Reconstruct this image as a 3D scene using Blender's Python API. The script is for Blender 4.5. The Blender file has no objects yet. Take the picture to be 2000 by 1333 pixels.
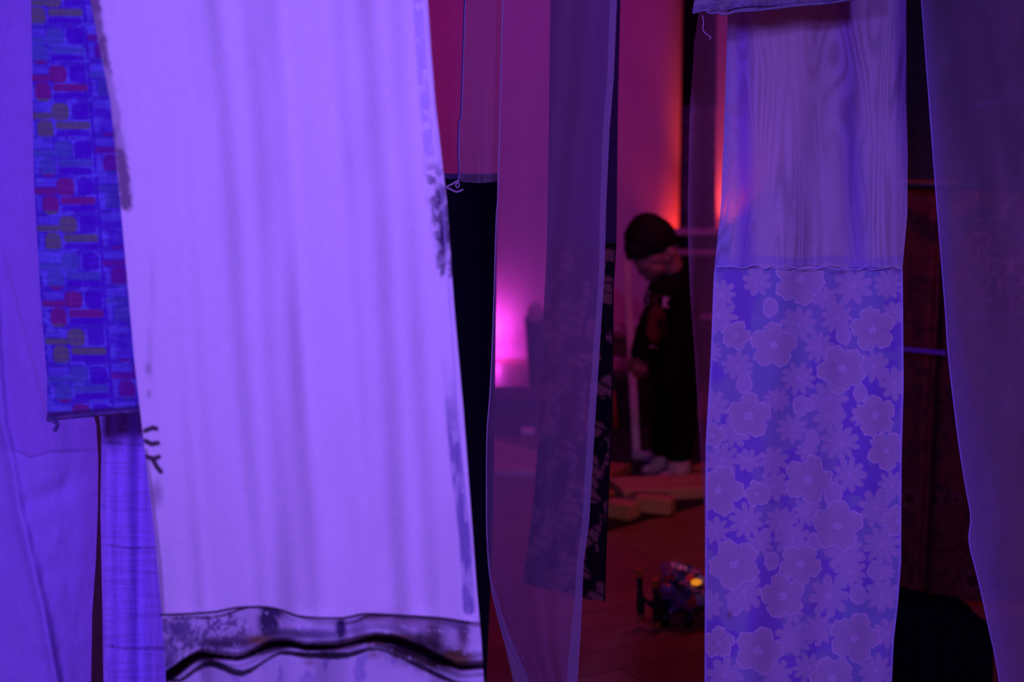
import bpy, bmesh, math, random
import numpy as np
from mathutils import Vector, Matrix
from mathutils.bvhtree import BVHTree

random.seed(7); rng = np.random.RandomState(7)
SC = bpy.context.scene; COL = SC.collection

# ------------------------------------------------------------------ camera
FPX = 2777.8; CZ = 1.30; TP = 0.132
PITCH = math.atan(TP); cp, sp = math.cos(PITCH), math.sin(PITCH)
cam_d = bpy.data.cameras.new('camera'); cam = bpy.data.objects.new('camera', cam_d); COL.objects.link(cam)
cam_d.lens = 50; cam_d.sensor_width = 36; cam_d.clip_start = 0.05; cam_d.clip_end = 60
cam.location = (0, 0, CZ); cam.rotation_euler = (math.pi/2 - PITCH, 0, 0)
cam_d.dof.use_dof = True; cam_d.dof.focus_distance = 2.16; cam_d.dof.aperture_fstop = 4.2
SC.camera = cam

# ------------------------------------------------------------------ world, exposure
w = bpy.data.worlds.new('world'); SC.world = w; w.use_nodes = True
w.node_tree.nodes['Background'].inputs[0].default_value = (0.004, 0.002, 0.008, 1)
w.node_tree.nodes['Background'].inputs[1].default_value = 0.6
SC.view_settings.view_transform = 'Standard'; SC.view_settings.look = 'None'
SC.view_settings.exposure = 0.0; SC.view_settings.gamma = 1.0
try:
    SC.cycles.use_denoising = True
    SC.cycles.transparent_max_bounces = 32; SC.cycles.max_bounces = 8
    SC.cycles.sample_clamp_indirect = 3.0
except Exception: pass

def lamp(name, kind, loc, energy, color, target=None, size=0.1, angle=60, blend=0.6, sy=None):
    d = bpy.data.lights.new(name, kind); d.energy = energy; d.color = color
    if kind == 'SPOT': d.spot_size = math.radians(angle); d.spot_blend = blend; d.shadow_soft_size = size
    elif kind == 'POINT': d.shadow_soft_size = size
    elif kind == 'AREA':
        d.size = size
        if sy: d.shape = 'RECTANGLE'; d.size_y = sy
    o = bpy.data.objects.new(name, d); COL.objects.link(o); o.location = loc
    if target is not None:
        o.rotation_euler = (Vector(target) - Vector(loc)).to_track_quat('-Z', 'Y').to_euler()
    return o
UV = (0.29, 0.132, 1.0)
# the violet LED washes that light the hanging cloths
lamp('violet_wash_left', 'SPOT', (-0.95, -0.35, 1.75), 236, UV, (-0.50, 1.7, 0.78), size=0.14, angle=62, blend=0.6)
lamp('violet_wash_right', 'SPOT', (0.35, -0.6, 2.2), 155, UV, (0.50, 2.1, 1.1), size=0.12, angle=52, blend=0.8)
# the magenta and red lights of the room behind
lamp('magenta_uplight', 'SPOT', (-0.20, 8.86, 0.15), 9, (1.0, 0.06, 0.85), (-0.16, 9.0, 0.26), size=0.03, angle=120, blend=0.9)
lamp('magenta_floor_glow', 'POINT', (-0.12, 8.87, 0.10), 3.2, (1.0, 0.05, 0.9), size=0.05)
lamp('amber_uplight', 'SPOT', (1.16, 8.93, 0.55), 20, (1.0, 0.035, 0.02), (1.05, 9.02, 1.40), size=0.03, angle=80, blend=0.9)
lamp('red_uplight', 'SPOT', (1.30, 8.80, 0.72), 38, (1.0, 0.06, 0.05), (1.36, 8.95, 1.25), size=0.02, angle=70, blend=0.9)
lamp('warm_floor_spot', 'SPOT', (0.60, 2.75, 0.42), 10.0, (1.0, 0.42, 0.26), (0.50, 5.2, -0.04), size=0.03, angle=17, blend=0.8)
lamp('violet_room_spot', 'SPOT', (-0.15, 3.5, 2.0), 13, (0.48, 0.14, 1.0), (0.42, 5.4, 0.45), size=0.05, angle=34, blend=0.8)
lamp('pink_back_wash', 'SPOT', (-0.5, 4.4, 2.3), 22, (1.0, 0.06, 0.45), (0.22, 2.35, 1.15), size=0.06, angle=42, blend=0.7)
lamp('magenta_room_wash', 'AREA', (-0.15, 7.0, 2.6), 12.5, (1.0, 0.03, 0.78), (-0.15, 8.9, 1.2), size=1.6, sy=0.5)
lamp('red_curtain_spot', 'SPOT', (0.80, 3.45, 1.75), 5.0, (1.0, 0.06, 0.03), (1.05, 3.9, 0.95), size=0.05, angle=80, blend=0.9)
lamp('red_ceiling_wash', 'AREA', (0.9, 4.6, 2.65), 10.5, (1.0, 0.05, 0.20), (0.7, 5.0, 0), size=1.2, sy=0.8)

# ------------------------------------------------------------------ picture to place
def ray(px, py):
    x = (px - 1000)/FPX; y = (666.5 - py)/FPX
    return x, cp + y*sp, -sp + y*cp
def at(px, py, Y):
    x, dy, dz = ray(px, py); t = Y/dy
    return Vector((x*t, Y, CZ + dz*t))
def on_floor(px, py, z=0.0):
    x, dy, dz = ray(px, py); t = (z-CZ)/dz
    return Vector((x*t, dy*t, z))
def py_of_z(z, Y):
    k = (z-CZ)/Y; y = (k*cp + sp)/(cp - k*sp); return 666.5 - y*FPX

# ------------------------------------------------------------------ object helpers
def tag(o, label=None, cat=None, group=None, kind=None):
    if label: o['label'] = label
    if cat: o['category'] = cat
    if group: o['group'] = group
    if kind: o['kind'] = kind
    return o
def empty(name, loc, label=None, cat=None, group=None):
    o = bpy.data.objects.new(name, None); COL.objects.link(o); o.location = loc; o.empty_display_size = 0.05
    bpy.context.view_layer.update()
    return tag(o, label, cat, group)
def link_mesh(name, me, mat, parent=None, smooth=True):
    o = bpy.data.objects.new(name, me); COL.objects.link(o)
    if mat: me.materials.append(mat)
    if smooth: me.polygons.foreach_set('use_smooth', [True]*len(me.polygons))
    if parent is not None:
        o.parent = parent; o.matrix_parent_inverse = Matrix.Translation(-root_loc(parent))
    return o
def root_loc(o):
    return Vector(o.location) if o.type == 'EMPTY' else Vector((0, 0, 0))
def bm_obj(name, bm, mat, parent=None, smooth=False, bevel=0):
    me = bpy.data.meshes.new(name); bm.normal_update(); bm.to_mesh(me); bm.free()
    o = link_mesh(name, me, mat, parent, smooth)
    if bevel:
        m = o.modifiers.new('bevel', 'BEVEL'); m.width = bevel; m.segments = 3; m.limit_method = 'ANGLE'
    return o
def add_box(bm, c, s, rot=None):
    r = bmesh.ops.create_cube(bm, size=1.0)
    M = Matrix.Translation(Vector(c)) @ (rot.to_4x4() if rot is not None else Matrix.Identity(4)) @ Matrix.Diagonal((s[0], s[1], s[2], 1))
    bmesh.ops.transform(bm, matrix=M, verts=r['verts'])
def add_ball(bm, c, r, rot=None, seg=24):
    q = bmesh.ops.create_uvsphere(bm, u_segments=seg, v_segments=max(8, seg//2), radius=1.0)
    if isinstance(r, (int, float)): r = (r, r, r)
    M = Matrix.Translation(Vector(c)) @ (rot.to_4x4() if rot is not None else Matrix.Identity(4)) @ Matrix.Diagonal((r[0], r[1], r[2], 1))
    bmesh.ops.transform(bm, matrix=M, verts=q['verts'])
def add_cone(bm, a, b, ra, rb, seg=16, caps=True):
    a = Vector(a); b = Vector(b); d = b-a
    q = bmesh.ops.create_cone(bm, cap_ends=caps, segments=seg, radius1=ra, radius2=rb, depth=d.length)
    M = Matrix.Translation((a+b)/2) @ d.to_track_quat('Z', 'Y').to_matrix().to_4x4()
    bmesh.ops.transform(bm, matrix=M, verts=q['verts'])
def limb(bm, pts, seg=14):
    for i in range(len(pts)-1):
        add_cone(bm, pts[i][0], pts[i+1][0], pts[i][1], pts[i+1][1], seg)
    for p, r in pts: add_ball(bm, p, r, seg=seg)
def tube(name, pts, r, mat, parent=None, n=8):
    """a smooth thread or pipe through the points"""
    P = [Vector(p) for p in pts]; Q = []
    for i in range(len(P)-1):
        p0 = P[max(i-1, 0)]; p1 = P[i]; p2 = P[i+1]; p3 = P[min(i+2, len(P)-1)]
        for k in range(6):
            t = k/6
            Q.append(0.5*((2*p1)+(p2-p0)*t+(2*p0-5*p1+4*p2-p3)*t*t+(3*p1-p0-3*p2+p3)*t**3))
    Q.append(P[-1])
    vs = []; fs = []
    for i, q in enumerate(Q):
        d = (Q[min(i+1, len(Q)-1)]-Q[max(i-1, 0)]).normalized()
        a = d.orthogonal().normalized() if abs(d.y) > 0.95 else d.cross(Vector((0, 1, 0))).normalized()
        b = d.cross(a)
        rr = r if not callable(r) else r(i/(len(Q)-1))
        for k in range(n):
            th = 2*math.pi*k/n; vs.append(q + a*rr*math.cos(th) + b*rr*math.sin(th))
    for i in range(len(Q)-1):
        for k in range(n):
            fs.append((i*n+k, i*n+(k+1) % n, (i+1)*n+(k+1) % n, (i+1)*n+k))
    fs.append(tuple(range(n))); fs.append(tuple((len(Q)-1)*n+k for k in range(n)))
    me = bpy.data.meshes.new(name); me.from_pydata(vs, [], fs); me.update()
    return link_mesh(name, me, mat, parent)

# ------------------------------------------------------------------ noise in numpy
_T = rng.rand(512, 512)
def vnoise(x, y):
    xi = np.floor(x).astype(int); yi = np.floor(y).astype(int); fx = x-xi; fy = y-yi
    fx = fx*fx*(3-2*fx); fy = fy*fy*(3-2*fy)
    g = lambda a, b: _T[a % 512, b % 512]
    return (g(xi, yi)*(1-fx)+g(xi+1, yi)*fx)*(1-fy)+(g(xi, yi+1)*(1-fx)+g(xi+1, yi+1)*fx)*fy
def fbm(x, y, o=4):
    s = 0; a = 0.5; t = 0
    for k in range(o):
        s = s+a*vnoise(x*2**k+17.3*k, y*2**k+5.1*k); t += a; a *= 0.5
    return s/t
def sstep(a, b, x):
    t = np.clip((x-a)/(b-a), 0, 1); return t*t*(3-2*t)
def poly_dist(x, y, pts):
    d = np.full(np.shape(x), 1e9)
    for (ax, ay), (bx, by) in zip(pts[:-1], pts[1:]):
        vx, vy = bx-ax, by-ay; t = np.clip(((x-ax)*vx+(y-ay)*vy)/(vx*vx+vy*vy), 0, 1)
        d = np.minimum(d, np.hypot(x-ax-t*vx, y-ay-t*vy))
    return d

# ------------------------------------------------------------------ cloth
def cloth(name, Y, left, right, mat, parent=None, bottom=None, top=None, fold=None, step=4.0, pattern=None, solid=0.0, below=None):
    """A hanging cloth at distance Y. left/right: [(py, px)], bottom: [(px, py)], top: py or None for the ceiling."""
    lp = np.array(left, float); rp = np.array(right, float)
    L = lambda y: np.interp(y, lp[:, 0], lp[:, 1]); R = lambda y: np.interp(y, rp[:, 0], rp[:, 1])
    y0 = top if (top is not None) else -30.0
    if bottom is not None: y1 = max(b[1] for b in bottom)
    else: y1 = max(lp[-1, 0], rp[-1, 0])
    nv = int((y1-y0)/step)+1; nu = max(6, int(np.max(rp[:, 1].max()-lp[:, 1].min())/step)+1)
    v = np.linspace(0, 1, nv)[:, None]; u = np.linspace(0, 1, nu)[None, :]
    py = y0+(y1-y0)*v + 0*u
    px = L(py)*(1-u)+R(py)*u
    if bottom is not None:
        bp = np.array(bottom, float)
        B = np.interp(px, bp[:, 0], bp[:, 1]); k = np.clip((v-0.6)/0.4, 0, 1)**1.2
        if y1-y0 < 150: k = v**1.0
        py = py*(1-k) + (py+(B-y1))*k
        px = L(py)*(1-u)+R(py)*u
    if top is None:      # hung from the ceiling
        yt = py_of_z(2.745, Y); ne = 24
        ye = np.linspace(yt, y0, ne+1)[:-1][:, None]+0*u
        xe = L(np.full((ne, 1), y0))*(1-u)+R(np.full((ne, 1), y0))*u+0*ye
        px = np.vstack([xe, px]); py = np.vstack([ye, py])
    uu = np.broadcast_to(u, px.shape)
    dy = fold(uu, px, py) if fold is not None else np.zeros_like(px)
    X = (px-1000)/FPX; Yc = (666.5-py)/FPX; d_y = cp+Yc*sp; d_z = -sp+Yc*cp
    if top is None:      # above the picture the cloth hangs straight up
        pass
    t = (Y+dy)/d_y
    co = np.stack([X*t, d_y*t, CZ+d_z*t], -1)
    nvv, nuu = px.shape
    idx = np.arange(nvv*nuu).reshape(nvv, nuu)
    f = np.stack([idx[:-1, :-1], idx[1:, :-1], idx[1:, 1:], idx[:-1, 1:]], -1).reshape(-1, 4)
    me = bpy.data.meshes.new(name)
    me.vertices.add(nvv*nuu); me.vertices.foreach_set('co', co.reshape(-1).astype(np.float32))
    me.loops.add(f.size); me.loops.foreach_set('vertex_index', f.reshape(-1).astype(np.int32))
    me.polygons.add(len(f)); me.polygons.foreach_set('loop_start', (np.arange(len(f))*4).astype(np.int32))
    me.polygons.foreach_set('loop_total', np.full(len(f), 4, np.int32))
    me.update(calc_edges=True)
    if pattern is not None:
        rgba = pattern(uu, px, py).astype(np.float32)
        a = me.attributes.new('pat', 'FLOAT_COLOR', 'POINT'); a.data.foreach_set('color', rgba.reshape(-1))
    uvl = me.uv_layers.new(name='UVMap')
    S = Y/FPX; uvw = np.stack([px*S, -py*S], -1).reshape(-1, 2)[f.reshape(-1)]
    uvl.data.foreach_set('uv', uvw.reshape(-1).astype(np.float32))
    o = link_mesh(name, me, mat, parent)
    if solid:
        m = o.modifiers.new('thickness', 'SOLIDIFY'); m.thickness = solid; m.offset = 0
    return o
def rgba(shape, c, a=1.0):
    o = np.zeros(shape+(4,)); o[..., 0], o[..., 1], o[..., 2] = c; o[..., 3] = a; return o
def mixc(o, c, m, a=None):
    for i in range(3): o[..., i] = o[..., i]*(1-m)+c[i]*m
    if a is not None: o[..., 3] = o[..., 3]*(1-m)+a*m
    return o

# ------------------------------------------------------------------ materials
def newmat(name):
    m = bpy.data.materials.new(name); m.use_nodes = True; nt = m.node_tree; nt.nodes.clear()
    return m, nt, nt.nodes, nt.links
def solid_mat(name, color, rough=0.6, color2=None, scale=8.0, bump=0.0, metal=0.0, spec=0.5, stretch=(1, 1, 1), detail=4, lo=0.35, hi=0.65, coat=0):
    m, nt, N, K = newmat(name)
    out = N.new('ShaderNodeOutputMaterial'); b = N.new('ShaderNodeBsdfPrincipled'); K.new(b.outputs[0], out.inputs[0])
    b.inputs['Roughness'].default_value = rough; b.inputs['Metallic'].default_value = metal
    b.inputs['Specular IOR Level'].default_value = spec; b.inputs['Coat Weight'].default_value = coat
    tc = N.new('ShaderNodeTexCoord'); mp = N.new('ShaderNodeMapping'); K.new(tc.outputs['Object'], mp.inputs[0]); mp.inputs['Scale'].default_value = stretch
    nz = N.new('ShaderNodeTexNoise'); nz.inputs['Scale'].default_value = scale; nz.inputs['Detail'].default_value = detail; K.new(mp.outputs[0], nz.inputs[0])
    cr = N.new('ShaderNodeValToRGB'); c2 = color2 or tuple(c*0.8 for c in color)
    cr.color_ramp.elements[0].color = (*color, 1); cr.color_ramp.elements[1].color = (*c2, 1)
    cr.color_ramp.elements[0].position = lo; cr.color_ramp.elements[1].position = hi
    K.new(nz.outputs['Fac'], cr.inputs[0]); K.new(cr.outputs[0], b.inputs['Base Color'])
    if bump:
        bu = N.new('ShaderNodeBump'); bu.inputs['Strength'].default_value = bump; bu.inputs['Distance'].default_value = 0.01
        K.new(nz.outputs['Fac'], bu.inputs['Height']); K.new(bu.outputs[0], b.inputs['Normal'])
    return m
def cloth_mat(name, color=(0.8, 0.8, 0.8), cover=1.0, transl=0.35, use_pat=False, weave=900, weave_amt=0.15, blotch=0.0, blotch_scale=6, wavy=None, bump=0.0):
    """woven cloth: diffuse + light let through, and open weave (cover < 1) for the sheers"""
    m, nt, N, K = newmat(name)
    out = N.new('ShaderNodeOutputMaterial')
    di = N.new('ShaderNodeBsdfDiffuse'); tr = N.new('ShaderNodeBsdfTranslucent'); mx = N.new('ShaderNodeMixShader')
    mx.inputs[0].default_value = transl; K.new(di.outputs[0], mx.inputs[1]); K.new(tr.outputs[0], mx.inputs[2])
    uv = N.new('ShaderNodeTexCoord'); mp = N.new('ShaderNodeMapping'); K.new(uv.outputs['UV'], mp.inputs[0])
    mp.inputs['Scale'].default_value = (1, 1, 1)
    def math_(op, a, b=None, clamp=False):
        n = N.new('ShaderNodeMath'); n.operation = op; n.use_clamp = clamp
        for i, s in enumerate((a, b)):
            if s is None: continue
            if isinstance(s, (int, float)): n.inputs[i].default_value = s
            else: K.new(s, n.inputs[i])
        return n.outputs[0]
    def noise(scale, st=(1, 1, 1), detail=3, dist=0.0):
        q = N.new('ShaderNodeMapping'); q.inputs['Scale'].default_value = st; K.new(uv.outputs['UV'], q.inputs[0])
        n = N.new('ShaderNodeTexNoise'); n.inputs['Scale'].default_value = scale; n.inputs['Detail'].default_value = detail
        n.inputs['Distortion'].default_value = dist; K.new(q.outputs[0], n.inputs[0]); return n.outputs['Fac']
    if use_pat:
        at_ = N.new('ShaderNodeAttribute'); at_.attribute_name = 'pat'; base = at_.outputs['Color']; cov = at_.outputs['Alpha']
    else:
        rg = N.new('ShaderNodeRGB'); rg.outputs[0].default_value = (*color, 1); base = rg.outputs[0]
        vv = N.new('ShaderNodeValue'); vv.outputs[0].default_value = cover; cov = vv.outputs[0]
    wv = math_('ADD', noise(weave, (1, 0.08, 1), 2), noise(weave, (0.08, 1, 1), 2))   # warp + weft threads
    wf = math_('ADD', math_('MULTIPLY', math_('SUBTRACT', wv, 1.0), weave_amt*2), 1.0)
    if blotch:
        bf = math_('ADD', math_('MULTIPLY', math_('SUBTRACT', noise(blotch_scale, (1, 0.35, 1), 5, 0.6), 0.5), blotch*2), 1.0)
        wf = math_('MULTIPLY', wf, bf)
    if wavy:   # watered-silk contour lines
        n1 = noise(wavy[0], (1, 0.16, 1), 2, 0.5)
        q = N.new('ShaderNodeSeparateXYZ'); K.new(uv.outputs['UV'], q.inputs[0])
        ph = math_('ADD', math_('MULTIPLY', n1, wavy[1]), math_('MULTIPLY', q.outputs[0], wavy[2]))
        sn = math_('SINE', ph)
        env = math_('MULTIPLY', math_('SUBTRACT', noise(16, (1, 0.35, 1), 2), 0.30), 1.8, True)
        wf = math_('MULTIPLY', wf, math_('ADD', math_('MULTIPLY', math_('MULTIPLY', math_('POWER', math_('ABSOLUTE', sn), 4), env), -wavy[3]), 1.0))
    vm = N.new('ShaderNodeVectorMath'); vm.operation = 'SCALE'; K.new(base, vm.inputs[0]); K.new(wf, vm.inputs['Scale'])
    K.new(vm.outputs[0], di.inputs[0]); K.new(vm.outputs[0], tr.inputs[0])
    if bump:
        bu = N.new('ShaderNodeBump'); bu.inputs['Strength'].default_value = bump; bu.inputs['Distance'].default_value = 0.004
        K.new(noise(26, (1, 0.25, 1), 4, 0.8), bu.inputs['Height'])
        K.new(bu.outputs[0], di.inputs['Normal']); K.new(bu.outputs[0], tr.inputs['Normal'])
    if use_pat or cover < 1:
        tp = N.new('ShaderNodeBsdfTransparent'); m2 = N.new('ShaderNodeMixShader')
        cv = math_('MULTIPLY', cov, math_('ADD', math_('MULTIPLY', math_('SUBTRACT', wf, 1.0), 0.5), 1.0), True)
        K.new(cv, m2.inputs[0]); K.new(tp.outputs[0], m2.inputs[1]); K.new(mx.outputs[0], m2.inputs[2]); K.new(m2.outputs[0], out.inputs[0])
    else: K.new(mx.outputs[0], out.inputs[0])
    return m
def emit_mat(name, color, s):
    m, nt, N, K = newmat(name); out = N.new('ShaderNodeOutputMaterial'); e = N.new('ShaderNodeEmission')
    e.inputs[0].default_value = (*color, 1); e.inputs[1].default_value = s; K.new(e.outputs[0], out.inputs[0]); return m

# ================================================================== THE ROOM
M_wall = solid_mat('painted_wall', (0.62, 0.60, 0.60), 0.85, (0.58, 0.56, 0.56), 3, bump=0.05, spec=0.1)
M_dark = solid_mat('dark_wall', (0.045, 0.035, 0.04), 0.9, (0.035, 0.03, 0.03), 3, spec=0.1)
def floor_mat():
    m, nt, N, K = newmat('laminate_floor')
    out = N.new('ShaderNodeOutputMaterial'); b = N.new('ShaderNodeBsdfPrincipled'); K.new(b.outputs[0], out.inputs[0])
    tc = N.new('ShaderNodeTexCoord'); mp = N.new('ShaderNodeMapping'); K.new(tc.outputs['Object'], mp.inputs[0])
    mp.inputs['Rotation'].default_value = (0, 0, math.radians(-28))
    br = N.new('ShaderNodeTexBrick'); K.new(mp.outputs[0], br.inputs[0])
    br.inputs['Color1'].default_value = (0.36, 0.20, 0.12, 1); br.inputs['Color2'].default_value = (0.27, 0.145, 0.085, 1)
    br.inputs['Mortar'].default_value = (0.07, 0.04, 0.03, 1); br.inputs['Scale'].default_value = 1.0
    br.inputs['Mortar Size'].default_value = 0.0025; br.inputs['Brick Width'].default_value = 1.25; br.inputs['Row Height'].default_value = 0.14
    mg = N.new('ShaderNodeMapping'); K.new(mp.outputs[0], mg.inputs[0]); mg.inputs['Scale'].default_value = (1.2, 16, 1)
    nz = N.new('ShaderNodeTexNoise'); nz.inputs['Scale'].default_value = 3.0; nz.inputs['Detail'].default_value = 6; K.new(mg.outputs[0], nz.inputs[0])
    cr = N.new('ShaderNodeValToRGB'); cr.color_ramp.elements[0].color = (0.65, 0.65, 0.65, 1); cr.color_ramp.elements[1].color = (1.15, 1.1, 1.1, 1)
    K.new(nz.outputs['Fac'], cr.inputs[0])
    mu = N.new('ShaderNodeMixRGB'); mu.blend_type = 'MULTIPLY'; mu.inputs[0].default_value = 1
    K.new(br.outputs['Color'], mu.inputs[1]); K.new(cr.outputs[0], mu.inputs[2]); K.new(mu.outputs[0], b.inputs['Base Color'])
    b.inputs['Roughness'].default_value = 0.42; b.inputs['Specular IOR Level'].default_value = 0.35
    return m
M_floor = floor_mat()
X0, X1, YB, YF, ZC = -4.0, 4.5, 11.0, -2.0, 2.75
def slab(name, c, s, mat):
    bm = bmesh.new(); add_box(bm, c, s); o = bm_obj(name, bm, mat); return tag(o, kind='structure')
slab('floor', ((X0+X1)/2, (YB+YF)/2, -0.05), (X1-X0, YB-YF, 0.1), M_floor)
slab('ceiling', ((X0+X1)/2, (YB+YF)/2, ZC+0.05), (X1-X0, YB-YF, 0.1), M_dark)
slab('wall_left', (X0-0.05, (YB+YF)/2, ZC/2), (0.1, YB-YF, ZC), M_wall)
slab('wall_right', (X1+0.05, (YB+YF)/2, ZC/2), (0.1, YB-YF, ZC), M_dark)
slab('wall_back', ((X0+X1)/2, YB+0.05, ZC/2), (X1-X0, 0.1, ZC), M_dark)
slab('wall_front', ((X0+X1)/2, YF-0.05, ZC/2), (X1-X0, 0.1, ZC), M_dark)
def rounded_wall(name, xa, xb, y, depth, r, side, mat):
    """a stub wall whose one end is rounded off towards the viewer"""
    bm = bmesh.new(); prof = []
    if side == 'R':
        prof = [(xa, y+depth), (xa, y)]
        for k in range(13):
            a = math.pi/2*k/12; prof.append((xb-r+r*math.sin(a), y+r-r*math.cos(a)))
        prof.append((xb, y+depth))
    else:
        prof = [(xb, y+depth), (xb, y)]
        for k in range(13):
            a = math.pi/2*k/12; prof.append((xa+r-r*math.sin(a), y+r-r*math.cos(a)))
        prof.append((xa, y+depth))
    lo = [bm.verts.new((p[0], p[1], 0)) for p in prof]; hi = [bm.verts.new((p[0], p[1], ZC)) for p in prof]
    n = len(prof)
    for i in range(n): bm.faces.new((lo[i], lo[(i+1) % n], hi[(i+1) % n], hi[i]))
    bm.faces.new(lo); bm.faces.new(hi)
    bmesh.ops.recalc_face_normals(bm, faces=bm.faces[:])
    o = bm_obj(name, bm, mat); return tag(o, kind='structure')
rounded_wall('wall_inner', X0, at(1334, 300, 9).x, 9.0, 0.35, 0.16, 'R', M_wall)
rounded_wall('wall_stub', at(1396, 300, 8.95).x, 2.3, 8.95, 0.4, 0.14, 'L', M_wall)

M_base = solid_mat('white_gloss', (0.85, 0.83, 0.85), 0.3)
slab('baseboard_back', ((X0+at(1310, 300, 9).x)/2, 8.988, 0.032), (at(1310, 300, 9).x-X0, 0.024, 0.064), M_base)
# ================================================================== THE HANGING CLOTHS
def S(freq, ph=0): return lambda u: np.sin(freq*u*2*np.pi+ph)
# ---- large white panel
def f_white(u, px, py):
    wob = 0.02*np.sin(py/260.0)
    d = 0.0085*np.sin((u+wob)*2*np.pi*2.3+0.6)+0.0024*np.sin((u+0.03*np.sin(py/400))*2*np.pi*5.1+1.9)+0.0009*np.sin(u*2*np.pi*11+py/300)
    d += 0.006*(fbm(px/150, py/330, 2)-0.5)*2
    d += 0.017*sstep(-50, 45, px-515-0.055*py)+0.010*sstep(-35, 35, px-712-0.06*py)+0.008*sstep(-25, 25, px-330-0.05*py)-0.040*u
    # the crease that runs to the middle
    d -= 0.006*np.exp(-((px-560-(py-650)*0.05)/26)**2)*np.exp(-((py-680)/190)**2)
    # ruffle above the dark gathers
    b = sstep(1180, 1260, py); d += b*(0.010*np.sin(px/38+1)+0.004*np.sin(px/17))
    ln = np.interp(px, [r[0] for r in RUF1], [r[1] for r in RUF1])
    d += -0.022*np.exp(-((py-(ln-14))/12)**2)+0.020*np.exp(-((py-(ln+8))/9)**2)
    return d
C3 = lambda L: [(180+x/2.5, 1130+y/2.5) for x, y in L]
RUF1 = C3([(340, 500), (370, 480), (430, 430), (520, 372), (620, 382), (720, 395), (800, 360), (880, 322), (960, 320), (1050, 340), (1200, 335), (1300, 312), (1380, 292), (1480, 305), (1600, 350), (1700, 400), (1800, 440), (1900, 430)])
RUF2 = C3([(430, 505), (520, 435), (580, 412), (650, 440), (720, 472), (780, 450), (850, 400), (920, 362), (1020, 375), (1150, 378), (1250, 380), (1330, 352), (1400, 345), (1500, 385), (1600, 430), (1700, 480), (1800, 520)])
_cs = lambda L: [(x, float(y)) for x in np.arange(L[0][0], L[-1][0]+1, 4.0) for y in [_sm(x, L)]]
def _sm(x, L):
    X_ = np.array([q[0] for q in L]); Y_ = np.array([q[1] for q in L]); w_ = np.exp(-((np.arange(-14, 15))/7.0)**2); w_ /= w_.sum()
    return float((np.interp(x+np.arange(-14, 15)*1.6, X_, Y_)*w_).sum())
RUF1 = _cs(RUF1); RUF2 = _cs(RUF2)
HEM = C3([(330, 180), (450, 176), (600, 165), (700, 146), (820, 140), (900, 150), (1000, 185), (1100, 195), (1230, 195), (1330, 175), (1500, 182), (1700, 195), (1850, 218)])
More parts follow.
